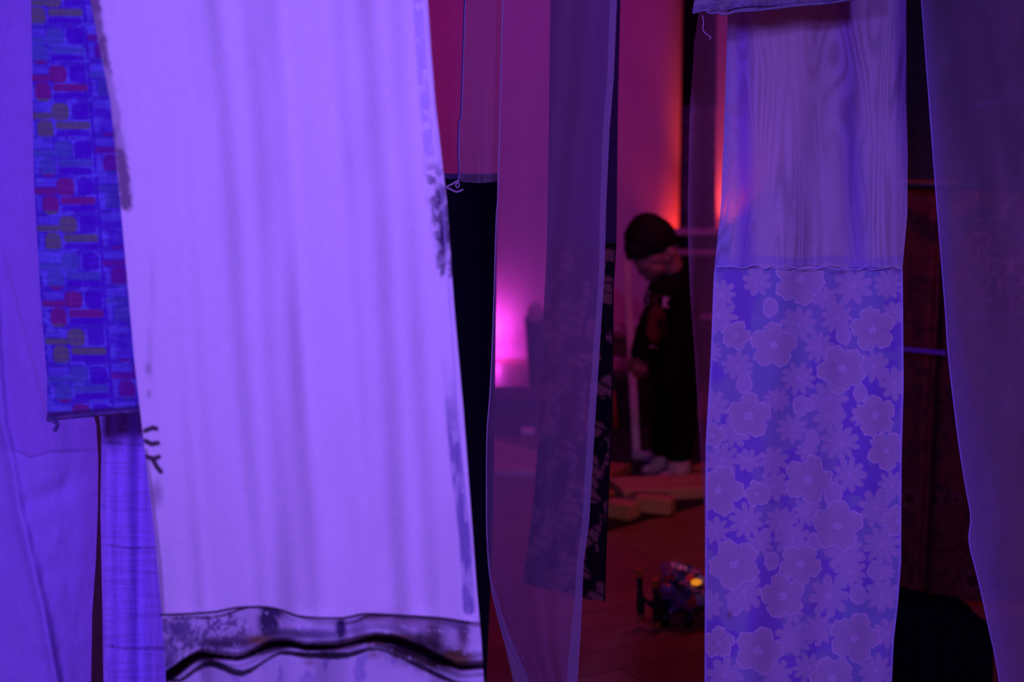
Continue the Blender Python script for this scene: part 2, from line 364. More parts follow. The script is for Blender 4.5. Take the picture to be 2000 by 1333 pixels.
def p_white(u, px, py):
    o = rgba(px.shape, (0.80, 0.79, 0.78))
    lin = fbm(px/3, py/26, 2)*0.5+fbm(px/26, py/3, 2)*0.5
    mixc(o, (0.70, 0.70, 0.73), sstep(0.5, 0.75, lin)*0.22)
    sb = fbm(px/7, py/7, 4); sb2 = fbm(px/16+40, py/10, 4)
    # worn dark streak on the left edge
    e = poly_dist(px, py, [(176, -60), (188, 40), (200, 110), (218, 200), (228, 260), (240, 330), (246, 400)])
    mixc(o, (0.20, 0.15, 0.20), np.clip(sstep(17, 6, e+10*(sb-0.5))*(0.5+0.5*sstep(0.35, 0.6, fbm(px/30, py/55, 3))+0.35*sstep(180, 40, py)), 0, 0.95))
    for cx, cy, rx, ry, k in [(204, 205, 9, 20, .55), (292, 690, 7, 50, .18), (290, 722, 7, 12, .4), (291, 770, 6, 9, .4), (306, 965, 12, 26, .5), (298, 560, 6, 60, .12)]:
        mixc(o, (0.16, 0.12, 0.17), k*np.exp(-(((px-cx)/rx)**2+((py-cy)/ry)**2)**1.5))
    for pts in [[(284, 842), (298, 836), (305, 838)], [(284, 862), (296, 868), (308, 866)], [(284, 892), (300, 897), (310, 893)], [(298, 897), (306, 912), (314, 922)]]:
        mixc(o, (0.07, 0.05, 0.06), sstep(7, 2.5, poly_dist(px, py, pts)))
    mixc(o, (0.07, 0.05, 0.08), sstep(6, 2, poly_dist(px, py, [(284, 880), (296, 960), (312, 1100), (318, 1200)]))*0.5)
    # ink tree on the right edge
    t = sstep(30, 10, poly_dist(px, py, [(850, 310), (857, 380), (866, 450), (874, 530)]))
    mixc(o, (0.05, 0.04, 0.09), t*sstep(0.40, 0.56, fbm(px/9+9, py/13, 4))*sstep(290, 360, py)*0.75)
    mixc(o, (0.05, 0.03, 0.09), np.clip(1.1*np.exp(-((px-866)/11)**2-((py-462)/42)**2)+0.7*np.exp(-((px-858)/9)**2-((py-390)/30)**2), 0, 0.95))
    # faint stripe along the right edge, top and bottom
    s2 = sstep(13, 7, poly_dist(px, py, [(812, -60), (822, 100), (838, 300)])); mixc(o, (0.42, 0.38, 0.60), s2*0.6*sstep(0.3, 0.6, sb2))
    s3 = sstep(15, 8, poly_dist(px, py, [(868, 640), (884, 830), (896, 950), (908, 1050), (916, 1190)])); mixc(o, (0.22, 0.20, 0.38), s3*sstep(660, 900, py)*(0.45+0.5*sstep(0.35, 0.6, fbm(px/12, py/40, 4))))
    mixc(o, (0.45, 0.42, 0.6), sstep(2.2, 0.8, poly_dist(px, py, [(826, -60), (848, 200), (866, 420), (886, 700), (902, 900), (918, 1050), (925, 1195)]))*0.6)
    # printed band
    hy = np.interp(px, [q[0] for q in HEM], [q[1] for q in HEM])
    r1 = np.interp(px, [q[0] for q in RUF1], [q[1] for q in RUF1])
    r2 = np.interp(px, [q[0] for q in RUF2], [q[1] for q in RUF2])
    inb = sstep(-1, 3, py-hy)
    mixc(o, (0.50, 0.48, 0.56), inb*0.6)
    ridge = 1-np.abs(fbm(px/13+3, py/20+7, 4)-0.5)*2
    lefttree = sstep(0.86, 0.95, ridge)*sstep(460, 400, px)+0.8*sstep(0.90, 0.96, ridge)*sstep(400, 420, px)*sstep(500, 470, px)
    mixc(o, (0.10, 0.08, 0.14), np.clip(lefttree, 0, 1)*inb*sstep(10, -15, py-r1)*0.75)
    br = np.full(px.shape, 1e9)
    for L_ in [[(350, 350), (395, 285), (430, 215)], [(395, 285), (475, 205)], [(430, 305), (495, 255)], [(535, 335), (555, 260), (570, 195)], [(555, 270), (625, 208)], [(595, 262), (675, 195)], [(365, 265), (345, 205)],
               [(440, 345), (505, 300), (525, 245)], [(470, 235), (455, 300)], [(590, 335), (640, 300), (700, 290)], [(700, 300), (740, 240)], [(640, 225), (700, 215)], [(350, 440), (380, 380), (420, 350)], [(375, 225), (415, 255)]]:
        br = np.minimum(br, poly_dist(px+14*(fbm(px/9, py/9, 3)-.5), py+14*(fbm(px/9+50, py/9, 3)-.5), C3(L_)))
    mixc(o, (0.13, 0.09, 0.20), sstep(5.5, 1.5, br)*0.8*inb)
    def smudge(cx, cy, rx, ry, c, k, n=9):
        g = np.exp(-(((px-cx)/rx)**2+((py-cy)/ry)**2)); g = np.clip(g*1.25, 0, 1)*sstep(0.22, 0.52, fbm(px/n+cx, py/n, 4)+0.15*g)
        mixc(o, c, np.clip(g*k*inb, 0, 1))
    for a in [(526, 1215, 17, 34, (.06, .05, .10), 1.8), (845, 1245, 22, 40, (.16, .12, .14), 1.0), (700, 1225, 20, 20, (.2, .15, .26), .7), (620, 1240, 40, 10, (.2, .15, .3), .8), (540, 1195, 12, 14, (.08, .06, .12), .9), (666, 1228, 10, 22, (.06, .05, .12), 1.2), (560, 1240, 50, 14, (.12, .09, .14), .8),
              (450, 1255, 70, 14, (.12, .09, .14), 1.0), (730, 1205, 30, 12, (.22, .15, .16), .9), (790, 1215, 45, 16, (.25, .18, .22), .8), (860, 1210, 40, 10, (.28, .2, .24), .8),
              (760, 1250, 60, 12, (.16, .10, .07), 1.5), (800, 1270, 45, 18, (.08, .05, .06), 1.6), (820, 1270, 8, 30, (.04, .03, .04), 1.5), (860, 1290, 60, 16, (.10, .07, .06), 1.4),
              (892, 1285, 22, 16, (.22, .14, .06), 1.6), (905, 1235, 12, 34, (.18, .13, .16), 1.0), (505, 1250, 24, 10, (.22, .14, .07), 1.0), (330, 1290, 16, 36, (.12, .1, .2), .8),
              (350, 1230, 24, 20, (.12, .1, .2), .9), (890, 1215, 26, 16, (.2, .16, .24), .8)]: smudge(*a)
    mixc(o, (0.10, 0.07, 0.13), sstep(3.2, 1.0, np.abs(py-hy))*sstep(312, 318, px)*0.85)
    th1 = 5+5*sstep(470, 320, px)+2*np.sin(px/40)+3*sstep(700, 800, px)*sstep(900, 850, px)
    mixc(o, (0.012, 0.008, 0.012), sstep(th1+3, th1-2, np.abs(py-r1)+3*(sb-0.5)))
    th2 = 5+2*np.sin(px/33+1)-2*sstep(700, 780, px)
    mixc(o, (0.02, 0.012, 0.02), sstep(th2+3, th2-2, np.abs(py-r2)+3*(sb-0.5))*0.95)
    low = sstep(4, 12, py-r2); g2 = fbm(px/22+70, py/40+9, 4)
    mixc(o, (0.30, 0.28, 0.50), low*sstep(0.5, 0.66, g2)*0.7)
    for cx, cy in ((604, 1294), (728, 1280)):
        mixc(o, (.28, .18, .16), 0.7*np.exp(-((px-cx)/11)**2-((py-cy)/8)**2))
    return o
M_white = cloth_mat('white_cotton', use_pat=True, transl=0.25, weave=700, weave_amt=0.06, bump=0.10)
wp = empty('white_cloth_panel', (at(560, 1333, 1.5).x, 1.5, 0), 'wide white cotton panel with ink-stained edges and a dark gathered band at its foot', 'fabric panel')
L_w = [(-60, 172), (0, 176), (200, 216), (450, 240), (700, 262), (900, 285), (1050, 303), (1200, 316), (1333, 324), (1560, 336)]
R_w = [(-60, 828), (0, 835), (100, 842), (200, 850), (400, 873), (600, 887), (800, 905), (1000, 920), (1150, 931), (1250, 940), (1333, 945), (1560, 955)]
cloth('cotton_cloth', 1.50, L_w, R_w, M_white, wp, fold=f_white, step=2.2, pattern=p_white)
ML_blackthread = solid_mat('black_thread', (0.03, 0.025, 0.03), 0.8)
tube('hem_cord', [at(x, y, 1.482) for x, y in HEM], 0.0011, ML_blackthread, wp)

# ---- blue patterned strip
def rrect(x, y, x0, x1, y0, y1, r=9):
    cx, cy = (x0+x1)/2, (y0+y1)/2; qx = np.abs(x-cx)-(x1-x0)/2+r; qy = np.abs(y-cy)-(y1-y0)/2+r
    d = np.hypot(np.maximum(qx, 0), np.maximum(qy, 0))+np.minimum(np.maximum(qx, qy), 0)-r
    return sstep(1.5, -2.0, d)
def p_blue(u, px, py):
    o = rgba(px.shape, (0.11, 0.05, 0.48))
    gx = fbm(px/2.2, py/6, 2); mixc(o, (0.08, 0.03, 0.42), sstep(0.45, 0.7, gx)*0.5)
    sl = 0.07
    X = px-(py-568)*sl; P = 73.5
    mixc(o, (0.20, 0.24, 0.75), sstep(0.50, 0.62, fbm(X/24, py/16, 3))*0.5)
    def shapes(dx, dy, cols):
        k = np.floor((py-560-dy)/P); y = (py-560-dy)-k*P+560
        kk = (k+300).astype(int) % 3
        for (a, b, c, d, r) in [(125, 160, 569, 603, 12), (131, 200, 605, 620, 7), (80, 127, 587, 600, 6), (95, 127, 601, 640, 14)]:
            for yy in (y, y+P, y-P):
                m = rrect(X-dx, yy, a, b, c, d, r)
                for j in range(3):
                    c_, s_ = cols[j]; mixc(o, c_, m*(kk == j)*s_)
        for (a, b, c, d) in [(165, 198, 569, 602), (131, 198, 622, 637), (201, 206, 569, 636)]:
            mixc(o, (0.10, 0.008, 0.46), rrect(X-dx, y, a, b, c, d, 9)*0.85)
        for (a, b, c, d) in [(84, 124, 570, 585), (128, 131, 604, 640), (161, 165, 569, 603), (84, 93, 603, 640)]:
            mixc(o, (0.22, 0.24, 0.80), rrect(X-dx, y, a, b, c, d, 3)*0.38)
    main = [((0.26, 0.03, 0.20), .95), ((0.17, 0.20, 0.14), .95), ((0.10, 0.16, 0.40), .8)]
    # which colour comes at which row is fixed by the row number
    shapes(0, 0, [main[(j-(300 % 3)) % 3] for j in range(3)])
    alt = [((0.20, 0.02, 0.28), .9), ((0.10, 0.14, 0.36), .6), ((0.12, 0.03, 0.55), .6)]
    shapes(124, -6, [alt[(j+1) % 3] for j in range(3)])
    rib = 0.5+0.5*np.sin(py/2.1+1.5*np.sin(px/40)); mixc(o, (0.07, 0.03, 0.30), 0.22*rib)
    hm = sstep(10, 3, np.abs(py-(816-(px-95)*0.07)));
    mixc(o, (0.07, 0.03, 0.14), sstep(802, 808, py+(px-95)*0.07)*0.85)
    return o
bsr = empty('blue_patterned_strip', (at(170, 800, 1.72).x, 1.72, 0), 'blue woven strip with maroon and olive rounded bars, ending above the floor', 'fabric panel')
M_blue = cloth_mat('blue_weave', use_pat=True, transl=0.2, weave=500, weave_amt=0.22, bump=0.3)
cloth('woven_cloth', 1.72, [(-60, 60), (0, 61), (350, 66), (600, 80), (740, 92), (822, 92)], [(-60, 250), (0, 250), (400, 262), (700, 285), (822, 290)], M_blue, bsr,
      bottom=[(92, 822), (150, 816), (200, 811), (290, 804)], fold=lambda u, px, py: 0.004*np.sin(u*7)+0.002*np.sin(py/130), step=1.8, pattern=p_blue, solid=0.0012)
tube('hem_roll', [at(92, 820, 1.715), at(140, 814, 1.715), at(185, 810, 1.715), at(240, 805, 1.715), at(288, 802, 1.715)], 0.0028, solid_mat('dark_hem', (0.12, 0.05, 0.2), 0.9, (0.05, 0.03, 0.12), 60), bsr)
tube('loose_thread', [at(96, 816, 1.712), at(103, 822, 1.71), at(112, 828, 1.71), at(109, 838, 1.71), at(105, 842, 1.71)], 0.0026, solid_mat('loose_thread', (0.08, 0.05, 0.2), 0.9), bsr)

# ---- far left violet sheet
def f_left(u, px, py):
    d = 0.008*np.sin(px/60+1.0+py/500)+0.006*np.sin(px/27+2+0.6*np.sin(py/300))*sstep(200, 900, py)
    # rope-like crease from upper left to the bottom
    cx = np.interp(py, [500, 820, 900, 1000, 1100, 1200, 1333], [-20, 4, 22, 38, 62, 85, 110]); d += -0.012*np.exp(-((px-cx)/11)**2)
    cy = 990+0.0*px-np.where(px > 45, (px-45)*0.45, 0); d += 0.006*np.exp(-((py-cy)/22)**2)*sstep(20, 60, px)*sstep(150, 120, px)
    d += 0.004*(fbm(px/40, py/70, 3)-.5)*2
    return d
def p_left(u, px, py):
    o = rgba(px.shape, (0.47, 0.29, 0.88), 0.93)
    sy = np.interp(px, [-200, 25, 60, 100, 190], [876, 878, 893, 882, 880]); mixc(o, (0.24, 0.12, 0.45), sstep(3.5, 1, np.abs(py-sy))*0.55*sstep(20, 40, px))
    mixc(o, (0.52, 0.36, 0.98), sstep(0, 6, py-sy)*0.8)
    mixc(o, (0.45, 0.22, 0.66), sstep(8, 0, np.abs(px-np.interp(py, [450, 600, 800], [-5, 35, 88])))*sstep(450, 550, py)*sstep(820, 780, py)*0.6)
    mixc(o, (0.42, 0.20, 0.62), sstep(135, 190, px)*sstep(800, 830, py)*0.6)
    return o
ls = empty('violet_sheet', (at(60, 900, 1.95).x, 1.95, 0), 'far left violet cloth sheet with a wavy cross seam and soft creases', 'fabric panel')
cloth('sheet_cloth', 1.95, [(-60, -240), (1600, -240)], [(-60, 90), (0, 96), (700, 150), (830, 188), (900, 192), (1000, 191), (1100, 187), (1200, 180), (1333, 178), (1600, 176)],
      cloth_mat('violet_sheet', use_pat=True, transl=0.3, weave=500, weave_amt=0.08, bump=0.3), ls, fold=f_left, step=3.0, pattern=p_left)

# ---- narrow violet strip with drawn-thread lines
def p_strip(u, px, py):
    o = rgba(px.shape, (0.45, 0.29, 0.98), 1.0)
    mixc(o, (0.56, 0.40, 0.95), sstep(216, 206, px)*0.5)
    weft = fbm(px/60, py/5, 3); warp = fbm(px/5, py/120, 3); mixc(o, (0.30, 0.18, 0.66), sstep(0.45, 0.7, weft)*0.4+sstep(0.5, 0.7, warp)*0.35)
    for yc in (866, 1067, 1264):
        yy = yc+np.interp(px, [210, 250, 310], [-2, 4, 3]); dots = sstep(-0.2, 0.3, np.sin(px*2*np.pi/5.2))
        mixc(o, (0.09, 0.05, 0.22), sstep(3.6, 2.4, np.abs(py-yy))*dots*sstep(208, 216, px)*0.9)
        mixc(o, (0.3, 0.18, 0.6), sstep(2.0, 1.0, np.abs(py-yy))*0.7)
    mixc(o, (0.27, 0.15, 0.6), sstep(3, 1, np.abs(py-1115-(px-200)*0.03))*0.5)
    return o
ns = empty('drawn_thread_strip', (at(255, 900, 1.86).x, 1.86, 0), 'narrow violet strip with rows of drawn-thread holes, hanging behind the blue patterned strip', 'fabric panel')
cloth('strip_cloth', 1.86, [(-60, 190), (815, 194), (850, 198), (1000, 196), (1200, 200), (1600, 206)], [(-60, 300), (815, 335), (1333, 345), (1600, 350)],
      cloth_mat('violet_strip', use_pat=True, transl=0.25, weave=500, weave_amt=0.12, bump=0.2), ns, fold=lambda u, px, py: 0.006*np.sin(px/14+1)+0.004*np.sin(px/7), step=2.2, pattern=p_strip)
# brown strip seen in the gap between the two
bg = empty('brown_curtain', (at(170, 900, 2.7).x, 2.7, 0), 'dark brown curtain showing in the slit between the violet sheet and the drawn-thread strip', 'curtain')
cloth('curtain_cloth', 2.7, [(-60, -300), (1500, -300)], [(-60, 420), (1500, 420)], cloth_mat('brown_curtain', (0.50, 0.30, 0.34), transl=0.1), bg,
      fold=lambda u, px, py: 0.03*np.sin(px/25), step=10)

# ---- black cloth beyond the white panel, under an almost clear top
bk = empty('black_cloth_panel', (at(880, 900, 2.75).x, 2.75, 0), 'plain black cloth panel hanging under a clear sheer top beside the white panel', 'fabric panel')
M_black = cloth_mat('black_cloth', (0.006, 0.006, 0.011), transl=0.0, weave_amt=0.3)
M_clear = cloth_mat('clear_sheer', (0.45, 0.35, 0.6), cover=0.07, transl=0.4)
Lb = [(-60, 700), (1600, 760)]
cloth('black_cloth', 2.75, [(330, 700), (1600, 760)], [(330, 972), (355, 972), (700, 968), (1000, 963), (1150, 958), (1333, 950), (1600, 945)], M_black, bk, top=342, fold=lambda u, px, py: 0.008*np.sin(px/40), step=6)
cloth('top_band', 2.745, [(330, 700), (370, 700)], [(330, 972), (370, 972)], cloth_mat('dark_band', (0.07, 0.05, 0.12), transl=0.0), bk, top=339, bottom=[(700, 351), (972, 349)], step=4)
cloth('sheer_top', 2.752, [(-60, 883), (342, 885)], [(-60, 972), (342, 972)], M_clear, bk, step=10, bottom=[(700, 344), (980, 344)])

# ---- short narrow organza with a bound edge and a knot
def p_org(base, cov):
    def f(u, px, py):
        o = rgba(px.shape, base, cov)
        return o
    return f
def p_short(u, px, py):
    o = rgba(px.shape, (0.52, 0.52, 0.62), 0.34)
    for x0, x1, y0 in ((940, 936, 150), (952, 948, 120), (960, 954, 230), (968, 962, 120), (930, 934, 90)):
        x = np.interp(py, [0, 180, 350], [x0-6, x0-2, x1]); mixc(o, (0.7, 0.66, 0.8), sstep(3.2, 0.5, np.abs(px-x))*0.55*sstep(y0-80, y0+120, py), 0.5)
    mixc(o, (0.5, 0.5, 0.65), sstep(350, 357, py)*0.8, 0.5)
    return o
M_org = cloth_mat('lilac_organza', use_pat=True, transl=0.4, weave=900, weave_amt=0.04)
sh = empty('short_organza_strip', (at(940, 300, 2.18).x, 2.18, 0), 'short lilac organza strip with a corded left edge and a knotted corner above black cloth', 'fabric panel')
Ls = [(-60, 908), (0, 907), (100, 904), (220, 900), (240, 896), (300, 894), (330, 896), (356, 893)]
cloth('organza', 2.18, Ls, [(-60, 985), (0, 984), (356, 974)], M_org, sh, bottom=[(890, 352), (905, 356), (940, 358), (975, 354)], fold=lambda u, px, py: 0.004*np.sin(px/9)*sstep(0, 350, py), step=1.6, pattern=p_short)
M_thread = solid_mat('dark_blue_thread', (0.10, 0.09, 0.30), 0.8); M_pale = solid_mat('pale_cord', (0.75, 0.62, 0.80), 0.8)
tube('edge_cord', [at(x, y, 2.176) for y, x in Ls[1:]], 0.0010, M_thread, sh)
tube('bound_edge', [at(x+1.8, y, 2.176) for y, x in Ls[1:]], 0.0007, M_pale, sh)
tube('knot_cord', [at(895, 353, 2.17), at(883, 360, 2.165), at(872, 366, 2.165), at(880, 370, 2.165), at(891, 375, 2.165), at(899, 373, 2.165), at(904, 371, 2.17)], 0.0017, M_pale, sh)
tube('knot_loop', [at(895, 356, 2.17), at(897, 362, 2.166), at(893, 367, 2.166), at(890, 362, 2.166), at(895, 355, 2.17)], 0.0012, M_pale, sh)

# ---- long organza in the middle
def f_mid(u, px, py):
    return 0.006*np.sin(u*9+py/420)+0.004*np.sin(u*17+1+py/300)-0.010*np.exp(-((u-0.04)/0.05)**2)*sstep(900, 1250, py)
def p_mid(u, px, py):
    o = rgba(px.shape, (0.74, 0.52, 0.85), 0.33)
    n = fbm(px/30, py/160, 3)
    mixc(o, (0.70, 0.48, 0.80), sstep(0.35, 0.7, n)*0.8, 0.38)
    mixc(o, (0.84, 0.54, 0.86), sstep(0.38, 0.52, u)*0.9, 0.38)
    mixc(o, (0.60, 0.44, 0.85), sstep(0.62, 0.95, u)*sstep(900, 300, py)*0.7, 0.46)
    return o
mo = empty('long_organza_panel', (at(1070, 900, 2.12).x, 2.12, 0), 'long see-through lilac organza panel with pale hemmed edges, tapering at its foot', 'fabric panel')
Lm = [(-60, 984), (0, 982), (360, 973), (430, 969), (600, 964), (750, 958), (850, 951), (950, 950), (1050, 951), (1130, 957), (1200, 971), (1260, 990), (1333, 1030), (1420, 1060), (1600, 1090)]
Rm = [(-60, 1206), (0, 1205), (150, 1199), (250, 1191), (400, 1184), (530, 1181), (640, 1174), (800, 1164), (900, 1158), (1020, 1151), (1100, 1140), (1180, 1137), (1240, 1134), (1333, 1128), (1600, 1120)]
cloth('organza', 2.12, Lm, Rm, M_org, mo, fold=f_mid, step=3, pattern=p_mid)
hemr = lambda w0, w1: [(y, x-np.interp(y, [0, 1333], [w0, w1])) for y, x in Rm]
M_hem = cloth_mat('organza_hem', (0.62, 0.58, 0.74), cover=0.62, transl=0.35)
cloth('side_hem', 2.117, [(y, x-w) for (y, x), w in zip(Rm, [14, 14, 13, 13, 12, 11, 12, 14, 14, 14, 13, 15, 19, 22, 22])], Rm, M_hem, mo, fold=lambda u, px, py: 0*px, step=3)
tube('edge_binding', [at(x, y, 2.116) for y, x in Lm], 0.0009, M_pale, mo)
cloth('foot_fold', 2.112, [(1060, 951), (1130, 957), (1200, 970), (1260, 986), (1333, 1003), (1600, 1060)], [(1060, 953), (1130, 960), (1200, 981), (1260, 1003), (1333, 1036), (1600, 1098)], M_hem, mo, top=1060, step=3)

# ---- navy and leaf print panel
def p_leaf(u, px, py):
    o = rgba(px.shape, (0.010, 0.007, 0.012), 1.0)
    a = fbm(px/34+20, py/40, 3); b = fbm(px/24+50, py/44+9, 3)
    band = np.abs(np.sin((px*0.8+py*0.6)/24+5*a)); leaf = sstep(0.40, 0.8, band)*sstep(0.42, 0.5, b)
    mixc(o, (0.30, 0.13, 0.11), leaf*0.75)
    mixc(o, (0.01, 0.008, 0.01), sstep(0.5, 0.3, np.abs(np.sin((px*0.5-py*0.9)/7+5*a)))*0.7)
    mixc(o, (0.01, 0.008, 0.01), sstep(5, 2, (1-u)*150))
    return o
nv = empty('leaf_print_panel', (at(1110, 900, 2.5).x, 2.5, 0), 'navy panel with a black and mauve leaf print lower half, behind the long organza', 'fabric panel')
Ln = [(-60, 1076), (0, 1075), (300, 1071), (480, 1068), (600, 1062), (800, 1055), (950, 1045), (1080, 1030), (1140, 1018)]
Rn = [(-60, 1213), (0, 1212), (200, 1207), (400, 1205), (478, 1204), (560, 1199), (800, 1197), (950, 1190), (1075, 1185), (1178, 1182)]
cloth('navy_cloth', 2.50, Ln, Rn, cloth_mat('navy_cloth', (0.06, 0.022, 0.075), transl=0.1, weave_amt=0.25), nv, bottom=[(1060, 482), (1205, 478)], fold=lambda u, px, py: 0.006*np.sin(u*8), step=5)
cloth('printed_cloth', 2.495, Ln, Rn, cloth_mat('leaf_print', use_pat=True, transl=0.1), nv, top=474, bottom=[(1010, 1136), (1060, 1150), (1110, 1160), (1150, 1172), (1190, 1176)], fold=lambda u, px, py: 0.006*np.sin(u*8)+0.003*np.sin(py/60), step=2.2, pattern=p_leaf)
tube('joining_seam', [at(1068, 476, 2.488), at(1130, 480, 2.488), at(1180, 474, 2.488), at(1204, 472, 2.488)], 0.003, ML_blackthread, nv)

# ---- watered silk and flower lace panel
FL = [(322, 75, 80, 0), (240, 280, 72, 1), (552, 230, 70, 2), (125, 250, 46, 0), (455, 355, 76, 3), (165, 500, 70, 1), (560, 500, 66, 2), (595, 610, 62, 4), (350, 700, 76, 5), (70, 735, 78, 0),
      (190, 745, 42, 2), (440, 845, 80, 1), (120, 965, 80, 3), (325, 965, 66, 4), (270, 1065, 70, 2), (495, 1195, 80, 0), (195, 1235, 76, 5), (70, 1210, 50, 1), (425, 1320, 70, 3), (50, 560, 40, 1), (630, 830, 50, 2)]
DA = [(80, 120, 44), (490, 95, 62), (440, 190, 50), (320, 215, 60), (190, 80, 46), (320, 385, 56), (555, 345, 50), (415, 445, 60), (385, 285, 48), (300, 540, 50), (415, 505, 52), (450, 585, 62),
      (480, 685, 52), (240, 640, 48), (345, 800, 46), (240, 720, 52), (560, 790, 56), (265, 830, 52), (300, 885, 56), (465, 935, 64), (580, 905, 60), (580, 1060, 58), (415, 1065, 64), (380, 1170, 54),
      (150, 1050, 62), (300, 1200, 60), (480, 990, 52), (130, 345, 50), (120, 550, 50), (70, 190, 62), (50, 470, 50), (400, 130, 40), (600, 90, 44), (620, 180, 40), (620, 400, 50), (40, 300, 40), (80, 640, 56),
      (160, 640, 40), (155, 830, 55), (60, 860, 46), (200, 900, 40), (350, 1290, 52), (250, 1310, 50), (90, 1310, 60), (560, 1300, 56), (600, 1180, 50), (40, 1090, 44), (250, 450, 40), (520, 500, 40), (345, 610, 34), (610, 720, 44), (590, 990, 30), (300, 1110, 40)]
BUD = [(325, 468, 26), (513, 430, 24), (362, 570, 24), (370, 895, 24), (235, 955, 24), (355, 465, 18), (505, 1060, 26), (230, 160, 26), (560, 985, 26), (120, 1095, 24), (150, 400, 26), (430, 745, 30), (215, 870, 18), (460, 250, 24)]
def p_lace(u, px, py):
    o = rgba(px.shape, (0.31, 0.35, 0.66), 0.76)
    deep = sstep(0.48, 0.62, fbm(px/60+5, py/70, 3)); mixc(o, (0.24, 0.15, 0.66), deep*0.9, 0.84)
    wx = 3.5*(fbm(px/14, py/14, 3)-.5)*2; wy = 3.5*(fbm(px/14+60, py/14+30, 3)-.5)*2
    X = (px+wx-1360)*1.6; Yv = (py+wy-500)*1.6
    fc = (0.48, 0.43, 0.62)
    for cx, cy, R in BUD:
        r = np.hypot(X-cx, (Yv-cy)*0.8); m = sstep(R+2, R-2, r); mixc(o, fc, m, 0.88); mixc(o, (0.66, .58, .82), m*sstep(4, 1, np.abs(r-R+4))*0.4)
    for i, (cx, cy, R) in enumerate(DA):
        dx = X-cx; dy = (Yv-cy)*(1.08 if i % 2 else 0.95); r = np.hypot(dx, dy); th = np.arctan2(dy, dx)
        n = (9, 8, 10)[i % 3]; s = np.abs(np.cos(th*n/2+i*1.3)); rr = R*(0.52+0.5*s**0.7); m = sstep(2.5, -2.5, r-rr)
        mixc(o, fc, m, 0.88)
        mixc(o, (0.44, 0.38, 0.52), m*sstep(0.30, 0.05, s)*sstep(R*0.2, R*0.4, r)*0.5)
        mixc(o, (0.62, 0.54, 0.80), m*sstep(R*0.16, R*0.12, r)*0.5)
    for i, (cx, cy, R, k) in enumerate(FL):
        dx = X-cx; dy = Yv-cy; r = np.hypot(dx, dy); th = np.arctan2(dy, dx)
        s = np.abs(np.cos(th*2.5+k*0.63)); rr = R*(0.66+0.36*s**0.55+0.03*np.sin(th*15+k)); d = r-rr; m = sstep(2.0, -2.0, d)
        mixc(o, (0.45, 0.40, 0.53), m, 0.90)
        mixc(o, (0.50, 0.46, 0.58), m*sstep(R*0.3, R*0.85, r)*0.5)
        mixc(o, (0.40, 0.34, 0.50), m*sstep(0.16, 0.02, s)*sstep(R*0.18, R*0.3, r)*0.7)
        mixc(o, (0.72, 0.64, 0.86), sstep(3.2, 1.0, np.abs(d+2))*0.55, 0.95)
        for j in range(6):
            a = j*math.pi/3+k; ax, ay = (0, 0) if j == 5 else (R*0.13*math.cos(a*1.2), R*0.13*math.sin(a*1.2))
            mixc(o, (0.70, 0.62, 0.86), sstep(R*0.062+1.5, R*0.062-1.5, np.hypot(dx-ax, dy-ay))*0.6)
    mixc(o, (0.6, 0.52, 0.76), np.clip(sstep(3.0, 1.0, px-(px-u*0)*1.0+1e3), 0, 0))
    for cx, cy in ((1426, 1198), (1424, 1204)):
        mixc(o, (0.2, 0.14, 0.16), np.exp(-((px-cx)/5)**2-((py-cy)/6)**2)*0.6)
    edge = sstep(0.018, 0.004, np.minimum(u, 1-u)); mixc(o, (0.48, 0.46, 0.86), edge*0.7, 0.95)
    return o
def f_lace(u, px, py):
    return 0.007*np.sin(u*2*np.pi*1.6+0.5+py/700)+0.003*np.sin(u*2*np.pi*4+py/260)
def p_silk(u, px, py):
    o = rgba(px.shape, (0.50, 0.46, 0.54), 0.93)
    c = np.exp(-((px-1452-(py-200)*0.01)/17)**2)+0.8*np.exp(-((px-1660-(py-200)*0.05)/20)**2)+0.8*sstep(1735, 1765, px)*sstep(520, 100, py)
    c = c*(0.7+0.6*fbm(px/30, py/120, 3)); mixc(o, (0.27, 0.18, 0.60), np.clip(c, 0, 1)*1.0, 0.9)
    mixc(o, (0.30, 0.34, 0.62), sstep(1436, 1418, px)*0.8)
    b2 = np.exp(-((px-1540)/55)**2)*sstep(400, 0, py); mixc(o, (0.46, 0.46, 0.40), b2*0.6)
    mixc(o, (0.62, 0.56, 0.80), sstep(3, 1, np.abs(px-1690))*0.15*sstep(30, 5, py*0))
    mixc(o, (0.32, 0.26, 0.66), sstep(12, 4, np.abs(py-510+3*np.sin(px/23)))*0.5)
    return o
lc = empty('silk_and_lace_panel', (at(1570, 900, 2.16).x, 2.16, 0), 'pale panel of watered silk sewn to a lower half of flower lace', 'fabric panel')
Ll = [(-60, 1424), (0, 1422), (200, 1416), (400, 1408), (500, 1398), (540, 1394), (700, 1388), (800, 1382), (870, 1378), (1333, 1376), (1600, 1374)]
Rl = [(-60, 1770), (0, 1770), (200, 1770), (300, 1773), (420, 1772), (520, 1763), (620, 1764), (750, 1765), (900, 1761), (1100, 1760), (1180, 1754), (1250, 1746), (1333, 1742), (1600, 1738)]
M_silk = cloth_mat('watered_silk', use_pat=True, transl=0.3, weave=700, weave_amt=0.10, wavy=(11, 60, 160, 0.34), blotch=0.05)
M_lace = cloth_mat('flower_lace', use_pat=True, transl=0.3, weave=600, weave_amt=0.08)
cloth('silk_cloth', 2.16, Ll, Rl, M_silk, lc, bottom=[(1395, 524), (1450, 521), (1520, 526), (1580, 518), (1650, 524), (1700, 521), (1763, 528)], fold=f_lace, step=3, pattern=p_silk)
cloth('lace_cloth', 2.163, Ll, Rl, M_lace, lc, top=515, fold=f_lace, step=1.25, pattern=p_lace)
random.seed(3)
